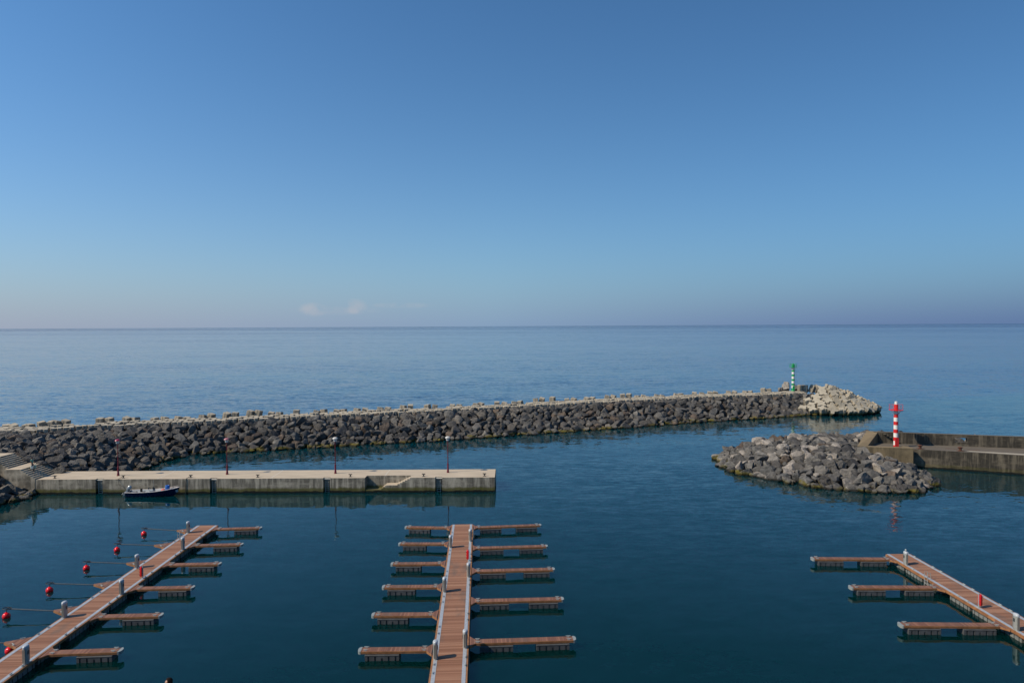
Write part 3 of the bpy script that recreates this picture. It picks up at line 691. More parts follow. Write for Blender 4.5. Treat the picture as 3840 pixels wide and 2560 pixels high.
# ------------------------------------------------------------------ quay
QY, QT, QX0, QX1, QB = 92.75, 2.0, -65.2, -2.45, 98.0
def quay():
    t = tag(empty('quay', (0, 0, 0)), 'low beige concrete quay with ladder recesses and water stairs', 'quay')
    rec = [(-57.0, -56.0), (-41.4, -40.45), (-25.9, -24.95), (-10.6, -9.65)]; N0, N1 = -20.2, -13.7
    cuts = sorted([(a, b, 0.5) for a, b in rec] + [(N0, N1, 1.45)])
    poly = [(QX0, QB), (QX0, QY)]
    for a, b, d in cuts: poly += [(a, QY), (a, QY + d), (b, QY + d), (b, QY)]
    poly += [(QX1, QY), (QX1 + 0.05, QB)]
    b = MB(); n = len(poly)
    b.add([(x, y, -2) for x, y in poly] + [(x, y, QT) for x, y in poly], [(i, (i + 1) % n, n + (i + 1) % n, n + i) for i in range(n)])
    xs = [QX0] + [q for c in cuts for q in c[:2]] + [QX1]
    for i in range(len(xs) - 1):
        d = 0
        for c in cuts:
            if abs(c[0] - xs[i]) < 1e-6: d = c[2]
        b.add([(xs[i], QY + d, QT), (xs[i + 1], QY + d, QT), (xs[i + 1], QB, QT), (xs[i], QB, QT)], [(0, 1, 2, 3)])
    b.build('body', MT['quay'], t)
    b = MB()       # water stairs in the notch
    b.box(N0, -17.95, QY + 0.05, QY + 1.45, -2, 0.36)
    for i in range(3): b.box(-17.95 + i * 0.25, -17.95 + (i + 1) * 0.25, QY, QY + 1.45, -2, 0.36 + 0.2 * (i + 1))
    b.box(-17.2, -15.75, QY, QY + 1.45, -2, 0.98)
    for i in range(6): b.box(-15.75 + i * 0.34, -15.75 + (i + 1) * 0.34 + (0.01 if i == 5 else 0), QY, QY + 1.45, -2, 0.98 + 0.168 * (i + 1))
    b.build('water_stairs', MT['quay'], t)
    for x in (-48.6, -33.1, -17.7):
        b = MB(); y0 = QY + (1.46 if N0 < x < N1 else 0.0)
        b.add([(x - 0.05, y0, QT + .005), (x + 0.05, y0, QT + .005), (x + 0.05, QB - 0.02, QT + .005), (x - 0.05, QB - 0.02, QT + .005)], [(0, 1, 2, 3)])
        b.build('expansion_joint', MT['joint'], t)
    for i, (a, c) in enumerate(rec):
        l = tag(empty('quay_ladder', ((a + c) / 2, QY + 0.30, 0)), 'steel ladder in the quay recess, %s from the stairs' % ('first', 'second', 'third', 'fourth')[i], 'ladder', 'ladders set into the quay wall')
        b = MB()
        for s_ in (-0.25, 0.25): b.tube([(s_, 0, -0.8), (s_, 0, 1.75), (s_, 0.15, 1.92)], 0.03, 6)
        b.build('rail', MT['galv'], l)
        b = MB()
        for k in range(7): b.tube([(-0.25, 0, 0.05 + k * 0.27), (0.25, 0, 0.05 + k * 0.27)], 0.022, 6)
        b.build('rung', MT['galv'], l)
        b = MB(); b.box(-0.46, 0.46, -0.1, 0.18, 1.80, 1.88); b.build('top_plate', MT['joint'], l)
    lab = ['nearest the concrete stairs', 'above the stern of the moored boat', 'just right of the boat bow', 'between the second and third lamp posts', 'left of the water stairs', 'right of the water stairs', 'at the end of the quay']
    for i, px in enumerate((196, 454, 708, 960, 1309, 1584.6, 1814)):
        x = (px - 1920) / 2560 * 93.6; m = tag(empty('bollard', (x, QY + 0.75, QT)), 'small black T-shaped bollard ' + lab[i], 'bollard', 'small bollards along the quay edge')
        b = MB(); b.box(-0.2, 0.2, -0.14, 0.14, 0, 0.03); b.lathe([(0.11, 0.02), (0.075, 0.12), (0.075, 0.3)], n=10); b.build('stem', MT['black'], m)
        b = MB(); b.tube([(-0.24, 0, 0.36), (-0.12, 0, 0.32), (0.12, 0, 0.32), (0.24, 0, 0.36)], [0.05, 0.07, 0.07, 0.05], 8); b.build('horns', MT['black'], m)
    caps = [MT['pinkcap'], MT['pinkpale'], MT['whitecap'], MT['whitecap']]
    ll = ['maroon lamp post with crimson cap beside the moored boat', 'maroon lamp post with faded pink cap, second from the stairs', 'maroon lamp post with white cap left of the water stairs', 'maroon lamp post with white cap nearest the quay end']
    for i, (px, py) in enumerate(((443.5, 1783), (852, 1778), (1258, 1774.5), (1680, 1771))):
        p = at(px, py, QT); lp = tag(empty('street_lamp', (p.x, p.y, QT)), ll[i], 'street lamp', 'lamp posts along the quay')
        b = MB(); b.lathe([(0.20, 0), (0.20, 0.06), (0.155, 0.08), (0.15, 0.34), (0.125, 0.38), (0.115, 1.18), (0.135, 1.2), (0.135, 1.26), (0.065, 1.32), (0.05, 4.38), (0.1, 4.4), (0.1, 4.5)], n=12); b.build('pole', MT['maroon'], lp, True)
        b = MB(); b.lathe([(0.11, 4.5), (0.22, 4.54), (0.22, 4.66), (0.31, 4.9)], n=16); b.build('diffuser', MT['glass'], lp, True)
        b = MB(); b.lathe([(0.37, 4.9), (0.38, 4.94), (0.31, 5.04), (0.18, 5.12), (0.03, 5.15)], n=18); b.build('cap', caps[i], lp, True)
quay()
def stairs():
    t = tag(empty('concrete_stairs', (0, 0, 0)), 'broad concrete stairs with a landing climbing left from the quay', 'stairs')
    Y0, Y1 = QY - 0.03, 97.4; b = MB(); n = 7; tr, rs = 0.32, 0.2
    for i in range(n):
        x1 = QX0 - i * tr; b.box(x1 - tr, x1, Y0, Y1, -2, QT + rs * (i + 1))
    lx = QX0 - n * tr
    b.build('lower_flight', MT['quay'], t)
    b = MB(); b.box(lx - 1.95, lx, Y0 - 0.003, Y1, -2, QT + rs * n + 0.003); b.build('landing', MT['quay'], t)
    b = MB(); x0 = lx - 1.95
    for i in range(n): b.box(x0 - (i + 1) * 0.33, x0 - i * 0.33, Y0 + 0.6, Y1, -2, QT + 1.4 + rs * (i + 1))
    b.box(x0 - n * 0.33 - 14, x0 - n * 0.33, Y0 + 0.6, Y1 - 0.003, -2, QT + 2.803); b.build('upper_flight', MT['quay'], t)
stairs()
b = MB(); b.box(-84, -79, 70, 92.0, -1, 9.5); tag(b.build('shade_wall', MT['land']), 'high unseen wall added to shade the boulder corner', 'wall')  # out of frame, added so its shadow falls over the corner boulders

# ------------------------------------------------------------------ pontoons
DZ = 0.62
def cleat_mesh():
    b = MB()
    for s_ in (-0.07, 0.07): b.box(s_ - 0.028, s_ + 0.028, -0.04, 0.04, 0, 0.10)
    b.box(-0.13, 0.13, -0.055, 0.055, 0, 0.018); b.tube([(-0.24, 0, 0.135), (-0.1, 0, 0.115), (0.1, 0, 0.115), (0.24, 0, 0.135)], [0.02, 0.032, 0.032, 0.02], 7)
    me = b.mesh('cleat', MT['white']); me.transform(Matrix.Scale(0.72, 4)); return me
CLEAT = cleat_mesh()
def float_mesh(L, Wd, mat, name='float', lift=0.0, slots=5):
    b = MB(); hx, hy = L / 2, Wd / 2; top = 0.40 + lift; d = 0.07
    ks = [(-0.4 + 0.8 * i / (slots - 1)) * L for i in range(slots)]; w = 0.055
    pl = [(-hx, -hy)]
    for k_ in ks: pl += [(k_ - w, -hy), (k_ - w, -hy + d), (k_ + w, -hy + d), (k_ + w, -hy)]
    pl += [(hx, -hy), (hx, hy)]
    for k_ in ks[::-1]: pl += [(k_ + w, hy), (k_ + w, hy - d), (k_ - w, hy - d), (k_ - w, hy)]
    pl += [(-hx, hy)]
    b.prism(pl, -0.35, top - 0.09)
    b.box(-hx - 0.012, hx + 0.012, -hy - 0.012, hy + 0.012, top - 0.09, top, 0.015)
    mid = ks[slots // 2]          # the shorter middle slot: filled above
    for s_ in (-1, 1): b.box(mid - w + 0.002, mid + w - 0.002, s_ * (hy - 0.035) - 0.034, s_ * (hy - 0.035) + 0.034, top - 0.2, top - 0.092)
    return b.mesh(name, mat)
FL_S = float_mesh(2.32, 0.86, MT['float']); FL_B = float_mesh(2.35, 2.16, MT['bigfloat'], 'float', 0.02)
def finger(L, nfl):
    """origin at the pontoon edge, +x toward the tip"""
    t = empty('finger_pontoon', (0, 0, 0)); g = 0.40; z = DZ - 0.012; hw = 0.30; gw = 0.78
    b = MB(); b.prism([(0, -gw), (g, -hw), (g + L, -hw), (g + L, hw), (g, hw), (0, gw)], z - 0.045, z); b.build('deck', MT['deck_x'], t)
    b = MB()
    for s_ in (-1, 1):
        for z0, z1, o_ in ((z - 0.085, z - 0.012, 0.035), (z - 0.165, z - 0.092, 0.028)):
            b.prism([(g, s_ * hw), (g + L, s_ * hw), (g + L, s_ * (hw + o_)), (g, s_ * (hw + o_))], z0, z1)
            b.prism([(0.0, s_ * gw), (g, s_ * hw), (g - 0.01, s_ * (hw + o_)), (0.0, s_ * (gw + o_ * 1.3))], z0, z1)
    b.build('fascia', MT['fascia'], t)
    b = MB(); b.box(0.05, g + L - 0.02, -0.22, 0.22, z - 0.19, z - 0.047); b.build('beam', MT['steel'], t)
    b = MB(); x0 = g + L + 0.002     # rounded end bumper
    pl = [(x0, -hw - 0.04), (x0 + 0.10, -hw - 0.03), (x0 + 0.19, -hw + 0.07), (x0 + 0.22, -hw + 0.18), (x0 + 0.22, hw - 0.18), (x0 + 0.19, hw - 0.07), (x0 + 0.10, hw + 0.03), (x0, hw + 0.04)]
    b.prism(pl, z - 0.20, z + 0.012); b.build('end_bumper', MT['bumper'], t)
    xs = [g + L - 0.30 - 1.16] + ([g + 0.32 + 1.16] if nfl == 2 else [])
    for x in xs: link('float', FL_S, t, (x, 0, 0))
    for x in (g + 0.16, g + L - 0.3):
        for s_ in (-1, 1): link('cleat', CLEAT, t, (x, s_ * (hw - 0.08), z), 0)
    return t
PR = {'s': finger(4.47, 1), 'l': finger(6.9, 2)}; first = {'s': True, 'l': True}
ORD = ('farthest out', 'second from the sea end', 'third from the sea end', 'fourth from the sea end', 'fifth from the sea end', 'nearest the camera')
class Pier:
    def __init__(s, xa, ya, slope, y0, name): s.xa, s.ya, s.k, s.y0, s.name = xa, ya, slope, y0, name
    def cx(s, y): return s.xa + s.k * (y - s.ya)
    def rz(s): return -math.atan(s.k)
    def pt(s, off, y):          # lateral offset, y station
        c = 1 / math.hypot(1, s.k); return Vector((s.cx(y) + off * c, y - off * s.k * c, 0))
PW = 1.20
def place_finger(pier, kind, root, tip, label, group):
    a = at(root[0], root[1], DZ - 0.012); b_ = at(tip[0], tip[1], DZ - 0.012); h = (b_ - a); h.z = 0; h.normalize()
    n = Vector((-h.y, h.x, 0)); bk = n if n.y > 0 else -n
    o = PR[kind] if first[kind] else copy_tree(PR[kind]); first[kind] = False
    org = a + bk * 0.30 - h * 0.40
    side = 1 if h.x > 0 else -1                           # snap the root to the pontoon edge
    e = pier.cx(org.y) + side * (PW + 0.055); org = org + h * ((e - org.x) / h.x)
    o.location = (org.x, org.y, 0); o.rotation_euler = (0, 0, math.atan2(h.y, h.x))
    tag(o, label, 'finger pontoon', group)
PL = Pier(-34.05, 75.3, -0.028, 75.6, 'left'); PC = Pier(-5.62, 75.2, -0.0457, 75.5, 'central'); PRT = Pier(36.95, 64.8, -0.016, 65.0, 'right')
def pontoon(p, label, yend, gaps):
    L = p.y0 - yend; c = p.pt(0, yend); t = tag(empty('pontoon', (c.x, c.y, 0), p.rz()), label, 'pontoon', 'timber pontoons')
    b = MB(); b.box(-0.835, 0.835, 0, L, DZ - 0.05, DZ); b.build('deck', MT['deck_y'], t)
    for s_ in (-1, 1):
        b = MB(); y = L
        while y > 0.1:
            y2 = max(0, y - 11.9); x0, x1 = sorted((s_ * 0.837, s_ * 1.085)); b.box(x0, x1, y2 + 0.02, y, DZ - 0.06, DZ + 0.012); y = y2
        b.build('edge_rail', MT['alu'], t)
        b = MB(); x0, x1 = sorted((s_ * 1.087, s_ * PW)); b.box(x0, x1, 0, L, DZ - 0.17, DZ - 0.006); x0, x1 = sorted((s_ * PW, s_ * (PW + 0.03))); b.box(x0, x1, 0, L, DZ - 0.19, DZ - 0.11); b.build('fascia', MT['fascia'], t)
    b = MB(); b.box(-1.085, 1.085, L + 0.002, L + 0.06, DZ - 0.17, DZ); b.build('end_board', MT['fascia'], t)
    b = MB(); b.box(-1.0, 1.0, 0.1, L - 0.1, DZ - 0.2, DZ - 0.052); b.build('frame', MT['steel'], t)
    y = L - 0.35 - 1.18
    while y > 0.5:
        o = link('float', FL_B2, t, (0, y, 0)); y -= 2.35 + (0.35 if int(y * 3) % 3 else 1.1)
    for side, ys in gaps.items():
        for yy in ys:
            q = yy - yend
            for d in (-0.55, 0.55): link('cleat', CLEAT, t, (side * 1.03, q + d, DZ + 0.012), R(90))
    return t
FL_B2 = float_mesh(2.35, 2.1, MT['bigfloat'], 'float', 0.02)
FL_B2.transform(Matrix.Rotation(R(90), 4, 'Z'))
def fl_fix():          # long side of the pontoon float must run along the pontoon
    global FL_B2
    FL_B2 = float_mesh(2.35, 2.14, MT['bigfloat'], 'float', 0.02); FL_B2.transform(Matrix.Rotation(R(90), 4, 'Z'))
fl_fix()
sh = [72.0, 66.2, 60.5, 54.8, 49.2, 43.6]; lo_ = [71.8, 65.0, 58.3, 51.4, 44.5]
pontoon(PL, 'terracotta timber pontoon on the left with mooring booms on one side', 30, {1: sh, -1: [70.5, 63.2, 56.0, 49.4, 42.5]})
pontoon(PC, 'terracotta timber pontoon in the centre with fingers on both sides', 30, {-1: sh, 1: lo_})
pontoon(PRT, 'terracotta timber pontoon on the right with fingers on its left side only', 30, {-1: [61.5, 54.3, 46.5], 1: [64.6, 60.7, 56.6, 52.4, 48.2]})
for i, (a, b_) in enumerate((((818.4, 1984.1), (965, 1979.7)), ((726.5, 2046.1), (892.3, 2041.7)), ((624.5, 2118.8), (803, 2115)), ((499.5, 2208.6), (698.5, 2204.2)), ((350.8, 2315.4), (570.6, 2309.3)), ((158.9, 2453), (411.4, 2443.6)))):
    place_finger(PL, 's', a, b_, 'short timber finger on the right side of the left pontoon, ' + ORD[i], 'short fingers of the left pontoon')
for i, (a, b_) in enumerate((((1670.2, 1979), (1520.3, 1976.5)), ((1663, 2039.3), (1497.2, 2039)), ((1649.5, 2113.5), (1469.4, 2115)), ((1635.7, 2201), (1437.8, 2202)), ((1616.7, 2306.2), (1397.9, 2307.5)), ((1592.4, 2438.4), (1346.8, 2441.1)))):
    place_finger(PC, 's', a, b_, 'short timber finger on the left side of the central pontoon, ' + ORD[i], 'short fingers of the central pontoon')
for i, (a, b_) in enumerate((((1783, 1977.9), (2018.7, 1969.4)), ((1780.9, 2055.7), (2041.8, 2048.6)), ((1776.7, 2142.5), (2067.1, 2135.5)), ((1774.6, 2256), (2098.7, 2248)), ((1772.8, 2410.5), (2139.6, 2398.8)))):
    place_finger(PC, 'l', a, b_, 'long timber finger on the right side of the central pontoon, ' + (ORD[i] if i < 4 else ORD[5]), 'long fingers of the central pontoon')
for i, (a, b_) in enumerate((((3315.6, 2097), (3049.9, 2094.7)), ((3503.5, 2204.3), (3197.7, 2203)), ((3741.8, 2346.9), (3385.9, 2344.2)))):
    place_finger(PRT, 'l', a, b_, 'long timber finger of the right pontoon, ' + ('farthest out', 'middle of the three', 'nearest the camera')[i], 'fingers of the right pontoon')

# service pedestals
def pedestal():
    t = empty('power_pedestal', (0, 0, 0)); b = MB()
    b.lathe([(1.08, 0), (1.08, 0.03), (1.0, 0.035), (1.0, 1.02)], n=20, sx=0.155, sy=0.235); b.build('column', MT['ped'], t, True)
    for s_ in (-1, 1): b = MB(); b.box(-0.085, 0.085, s_ * 0.232 - 0.012, s_ * 0.232 + 0.012, 0.10, 0.98); b.build('panel', MT['pedpanel'], t)
    b = MB(); b.lathe([(1.03, 1.022), (1.07, 1.03), (1.07, 1.14), (1.0, 1.17), (0.8, 1.20), (0.3, 1.22)], n=20, sx=0.155, sy=0.235); b.build('cap', MT['pedcap'], t, True)
    for s_ in (-1, 1): b = MB(); b.box(s_ * 0.157 - 0.02, s_ * 0.157 + 0.02, -0.07, 0.07, 0.62, 0.86); b.build('socket', MT['motordark'], t)
    return t
pp = pedestal(); used = False
PED = [(PL, -1, 703, 1997, 'at the far end, left edge'), (PL, 1, 678.6, 2061, 'second from the far end, right edge'), (PL, -1, 506, 2128, 'behind the red cabinet'), (PL, 1, 441, 2228, 'fourth from the far end, right edge'), (PL, -1, 227.8, 2314, 'fifth from the far end, left edge'), (PL, 1, 73.4, 2489, 'nearest the camera'),
       (PC, -1, 1684.9, 2052, 'farthest on the left edge'), (PC, -1, 1660.9, 2218, 'middle one on the left edge'), (PC, -1, 1623.9, 2469, 'nearest the camera on the left edge'), (PC, 1, 1757.7, 2029, 'farthest on the right edge'), (PC, 1, 1749.3, 2163, 'just in front of the red cabinet'), (PC, 1, 1733.7, 2429, 'nearest the camera on the right edge'),
       (PRT, -1, 3384.8, 2117, 'with a small ball lamp on its top'), (PRT, -1, 3803.2, 2363, 'nearest the right picture edge')]
for p, s_, px, py, lab in PED:
    q = at(px, py, DZ); o = copy_tree(pp) if used else pp; used = True; pt = p.pt(s_ * 0.97, q.y + 0.1)
    o.location = (pt.x, pt.y, DZ + 0.012); o.rotation_euler = (0, 0, p.rz())
    tag(o, 'grey oval service pedestal on the %s pontoon, %s' % (p.name, lab), 'power pedestal', 'service pedestals on the pontoons')
    if 'ball' in lab:
        b = MB(); b.lathe([(0.03, 1.215), (0.03, 1.27), (0.06, 1.29), (0.085, 1.34), (0.06, 1.40), (0.02, 1.42)], n=12); b.build('ball_lamp', MT['white'], o, True)
# red extinguisher cabinets on posts
for p, s_, px, py, lab in ((PL, 1, 524, 2168, 'left'), (PC, 1, 1750, 2103, 'central'), (PRT, -1, 3657, 2277, 'right')):
    q = at(px, py, DZ); pt = p.pt(s_ * 0.95, q.y); t = tag(empty('extinguisher_post', (pt.x, pt.y, DZ + 0.012), p.rz() + (0 if s_ > 0 else math.pi)), 'red fire extinguisher cabinet on a white post, %s pontoon' % lab, 'fire cabinet', 'red cabinets on the pontoons')
    b = MB(); b.box(-0.03, 0.03, -0.03, 0.03, 0.0, 1.12); b.box(-0.1, 0.1, -0.1, 0.1, 0, 0.02); b.build('post', MT['white'], t)
    b = MB(); zs = [(0.16, 0.5), (0.19, 0.85), (0.26, 1.0), (0.9, 1.0), (1.0, 0.85), (1.04, 0.45)]
    pl = [(-0.04, -0.17), (-0.20, -0.14), (-0.24, -0.07), (-0.24, 0.07), (-0.20, 0.14), (-0.04, 0.17)]; n = len(pl); vs = []
    for z, k_ in zs: vs += [(-0.13 + (x + 0.13) * k_, y * k_, z) for x, y in pl]
    b.add(vs, [tuple(range(n - 1, -1, -1)), tuple(range((len(zs) - 1) * n, len(zs) * n))] + [(l * n + j, l * n + (j + 1) % n, (l + 1) * n + (j + 1) % n, (l + 1) * n + j) for l in range(len(zs) - 1) for j in range(n)])
    b.build('cabinet', MT['red'], t, True)
    for z in (0.3, 0.58, 0.82): b = MB(); b.box(-0.285, -0.242, -0.04, 0.04, z - 0.04, z + 0.04); b.build('latch', MT['black'], t)
    b = MB(); b.box(-0.36, -0.33, -0.02, 0.02, 0.86, 0.98); b.tube([(-0.03, 0, 0.92), (-0.34, 0, 0.92)], 0.012, 5); b.build('sign_plate', MT['white'], t)

# mooring booms with hanging hoops, buoys
def boom(L):
    t = empty('mooring_boom', (0, 0, 0)); z = DZ - 0.012     # +x away from the pontoon
    b = MB(); b.prism([(0, -0.80), (1.35, -0.06), (1.35, 0.06), (0, 0.80)], z - 0.05, z); b.build('deck', MT['deck_x'], t)
    b = MB()
    for s_ in (-1, 1): b.prism([(0, s_ * 0.80), (1.35, s_ * 0.06), (1.36, s_ * 0.10), (0, s_ * 0.85)], z - 0.16, z - 0.008)
    b.prism([(1.352, -0.09), (1.40, -0.08), (1.40, 0.08), (1.352, 0.09)], z - 0.16, z); b.build('fascia', MT['fascia'], t)
    b = MB(); b.tube([(1.0, 0, z - 0.09), (1.4, 0, z - 0.06), (1.4 + L, 0, z + 0.06)], 0.05, 8); b.build('pole', MT['boom'], t, True)
    b = MB(); c = 1.4 + L; b.tube([(c + 0.10 + 0.33 * math.cos(R(22.5 * i)), 0.22 * math.sin(R(22.5 * i)), z + 0.10) for i in range(16)], 0.03, 6, True)
    b.tube([(c, -0.2, z + 0.11), (c, 0.2, z + 0.11)], 0.035, 6); b.build('hoop', MT['black'], t)
    for s_ in (-1, 1): link('cleat', CLEAT, t, (0.45, s_ * 0.46, z), -s_ * R(29))
    b = MB(); b.box(0.3, 0.36, -0.03, 0.03, 0.0, z - 0.05); b.build('strut', MT['steel'], t)
    return t
bm_ = boom(3.7); used = False; bn = ('farthest out', 'second from the sea end', 'third from the sea end', 'fourth from the sea end', 'fifth from the sea end', 'nearest, running out of frame')
def buoy_mesh():
    b = MB(); b.lathe([(0.02, -0.29), (0.14, -0.25), (0.235, -0.16), (0.285, -0.03), (0.285, 0.06), (0.25, 0.17), (0.18, 0.245), (0.09, 0.285), (0.05, 0.30), (0.05, 0.34), (0.02, 0.35)], n=24); return b.mesh('buoy', MT['buoy'], True, 60)
BU = buoy_mesh()
for i, (hx, hy, tx, ty) in enumerate(((1172, 279, 1440, 291), (965, 403, 1245, 409), (712, 546, 1020, 553), (415, 718, 755, 723), (58, 920, 432, 931), (-420, 1182, 35, 1188))):
    a = at(hx * .4677, 1850 + hy * .4677, DZ + 0.07); c = at(tx * .4677, 1850 + ty * .4677, DZ); h = a - c; h.z = 0; L = h.length; h.normalize()
    o = copy_tree(bm_) if used else bm_; used = True
    yc = c.y; e = PL.cx(yc) - PW - 0.05; org = c - h * ((c.x - e) / h.x)
    o.location = (org.x, org.y, 0); o.rotation_euler = (0, 0, math.atan2(h.y, h.x)); dd = (c - org).length / 1.40; o.scale = (1, 1, 1)
    tag(o, 'steel mooring boom with triangular timber root on the left pontoon, ' + bn[i], 'mooring boom', 'mooring booms of the left pontoon')
    tipw = org + h * (1.4 + 3.7 + 0.12)
    if i < 5:
        u = tag(empty('buoy', (tipw.x, tipw.y - 0.05, 0.0)), 'glossy red ball buoy under the mooring boom ' + bn[i], 'buoy', 'red buoys under the mooring booms')
        link('float', BU, u, (0, 0, 0.10)); b = MB(); b.tube([(0, 0, 0.40), (0.02, 0.02, 0.55), (0, 0.05, 0.70)], 0.022, 6); b.build('chain', MT['black'], u)
q = at(36, 2440, 0.1); tag(link('buoy', BU, None, (q.x, q.y, 0.12)), 'red buoy half hidden behind the edge of the left pontoon', 'buoy')
# pontoon swim ladders
for p, s_, py, lab in ((PL, -1, 2012, 'grey ladder on the left edge of the left pontoon near its far end'), (PC, 1, 2010, 'grey ladder on the right edge of the central pontoon near its far end'), (PRT, -1, 2170, 'grey ladder on the left edge of the right pontoon')):
    q = at({'left': 670, 'central': 1772, 'right': 3430}[p.name], py, DZ); pt = p.pt(s_ * (PW + 0.10), q.y)
    t = tag(empty('pontoon_ladder', (pt.x, pt.y, 0), p.rz()), lab, 'ladder', 'ladders on the pontoons')
    b = MB()
    for d in (-0.22, 0.22): b.tube([(-s_ * 0.28, d, DZ), (-s_ * 0.22, d, 1.2), (0, d, 1.25), (0.02 * s_, d, 1.0), (0.03 * s_, d, -0.6)], 0.025, 6)
    b.build('rail', MT['galv'], t); b = MB()
    for k in range(5): b.tube([(0.03 * s_, -0.22, -0.3 + k * 0.27), (0.03 * s_, 0.22, -0.3 + k * 0.27)], 0.02, 6)
    b.build('rung', MT['galv'], t)

# ------------------------------------------------------------------ moored boat
def boat():
    c = at(562, 1866, 0); X0 = at(463, 1866).x; t = tag(empty('motor_boat', (X0, 91.62, 0)), 'navy open motor boat moored to the quay, silver outboard tilted up', 'boat')
    # stations: x, half-beam at gunwale, half-beam at chine, gunwale z, chine z, keel z
    st = [(0.0, 0.82, 0.66, 0.60, 0.02, -0.22), (1.2, 0.90, 0.72, 0.60, 0.02, -0.25), (2.6, 0.93, 0.72, 0.64, 0.03, -0.26), (4.0, 0.86, 0.62, 0.72, 0.06, -0.26), (5.2, 0.66, 0.40, 0.85, 0.12, -0.22), (6.2, 0.36, 0.16, 0.99, 0.2, -0.12), (6.75, 0.14, 0.05, 1.09, 0.34, 0.1), (7.0, 0.03, 0.02, 1.15, 0.7, 0.6)]
    b = MB(); vs = []
    for x, g, ch, gz, cz, kz in st: vs += [(x - (0.05 if gz > 1 else 0), -g, gz), (x - 0.08 * (x > 5.5) * 3, -ch, cz), (x - 0.14 * (x > 5.5) * 3, 0, kz), (x - 0.08 * (x > 5.5) * 3, ch, cz), (x - (0.05 if gz > 1 else 0), g, gz)]
    fs = [(0, 1, 2, 3, 4)]
    for i in range(len(st) - 1):
        for j in range(4): fs.append((i * 5 + j, (i + 1) * 5 + j, (i + 1) * 5 + j + 1, i * 5 + j + 1))
    fs.append(tuple((len(st) - 1) * 5 + j for j in (4, 3, 2, 1, 0)))
    b.add(vs, fs); b.build('hull', MT['navy'], t, True)
    b = MB(); vs = []; fs = []
    for x, g, ch, gz, cz, kz in st: vs += [(x, -g + 0.06, gz + 0.004), (x, -ch * 0.86, 0.16 + max(0, gz - 0.7) * 0.9), (x, ch * 0.86, 0.16 + max(0, gz - 0.7) * 0.9), (x, g - 0.06, gz + 0.004)]
    for i in range(len(st) - 2):
        for j in range(3): fs.append((i * 4 + j, i * 4 + j + 1, (i + 1) * 4 + j + 1, (i + 1) * 4 + j))
    b.add(vs, fs); b.build('liner', MT['boatgrey'], t)
    b = MB()
    for s_ in (-1, 1): b.tube([(x - (0.05 if gz > 1 else 0), s_ * g, gz + 0.02) for x, g, ch, gz, cz, kz in st], 0.045, 6)
    b.tube([(0, -0.82, 0.62), (0, -0.3, 0.55), (0, 0.3, 0.55), (0, 0.82, 0.62)], 0.04, 6); b.build('gunwale', MT['gunwale'], t, True)
    b = MB(); b.box(0.5, 0.8, -0.7, 0.7, 0.44, 0.49); b.box(4.6, 5.0, -0.62, 0.62, 0.66, 0.71); b.build('thwart', MT['boatgrey'], t)
    b = MB(); b.add([(5.25, -0.60, 0.86), (5.25, 0.60, 0.86), (6.7, 0.10, 1.07), (6.7, -0.10, 1.07)], [(0, 1, 2, 3)]); b.build('foredeck', MT['boatgrey'], t)
    b = MB(); b.box(3.0, 3.55, -0.32, 0.32, 0.2, 0.86, 0.05); b.build('console', MT['boatgrey'], t)
    b = MB(); b.add([(3.52, -0.3, 0.86), (3.52, 0.3, 0.86), (3.38, 0.25, 1.16), (3.38, -0.25, 1.16)], [(0, 1, 2, 3)]); b.box(2.75, 2.8, -0.18, 0.18, 0.9, 1.1); b.build('windscreen', MT['motordark'], t)
    b = MB(); b.tube([(2.95 + 0.17 * math.cos(R(30 * i)) * 0.5, 0.17 * math.sin(R(30 * i)), 0.88 + 0.17 * math.cos(R(30 * i))) for i in range(12)], 0.02, 6, True); b.build('steering_wheel', MT['black'], t)
    b = MB(); b.box(1.75, 2.25, -0.25, 0.25, 0.2, 0.56, 0.03); b.box(1.75, 1.83, -0.25, 0.25, 0.56, 0.98, 0.02); b.build('seat', MT['black'], t)
    b = MB(); b.tube([(3.3, 0.28, 0.8), (3.3, 0.28, 2.1)], 0.014, 5); b.build('antenna', MT['white'], t)
    # outboard, tilted so the leg clears the water
    e = empty('outboard_motor', (-0.10, 0, 0.72)); e.parent = t; e.rotation_euler = (0, R(38), 0)
    b = MB(); b.lathe([(0.10, 0.05), (0.20, 0.10), (0.235, 0.22), (0.235, 0.52), (0.21, 0.66), (0.13, 0.76), (0.03, 0.79)], n=16, sx=1.25, sy=0.9); b.build('cowling', MT['motor'], e, True)
    b = MB(); b.box(-0.13, 0.13, -0.08, 0.08, -0.55, 0.07, 0.03); b.box(-0.22, 0.13, -0.16, 0.16, -0.40, -0.37); b.build('leg', MT['motor'], e)
    b = MB(); b.tube([(-0.2, 0, -0.72), (0.05, 0, -0.72), (0.17, 0, -0.70)], [0.05, 0.08, 0.03], 8); b.box(-0.08, 0.08, -0.025, 0.025, -0.95, -0.5)
    for i in range(3):
        a = R(120 * i); b.tube([(-0.2, 0, -0.72), (-0.23, 0.12 * math.cos(a), -0.72 + 0.12 * math.sin(a)), (-0.2, 0.19 * math.cos(a + .4), -0.72 + 0.19 * math.sin(a + .4))], [0.03, 0.06, 0.03], 6)
    b.build('lower_unit', MT['white'], e, True)
    loc = t.location
    u = tag(empty('drum', (loc.x + 5.35, loc.y - 0.05, 0.68)), 'blue plastic drum standing in the bow of the navy boat', 'drum')
    b = MB(); b.lathe([(0.23, 0.05), (0.27, 0.08), (0.28, 0.24), (0.29, 0.25), (0.28, 0.26), (0.285, 0.48), (0.295, 0.5), (0.28, 0.52), (0.27, 0.70), (0.24, 0.73), (0.22, 0.70)], n=18); b.build('body', MT['blue'], u, True)
    b = MB()
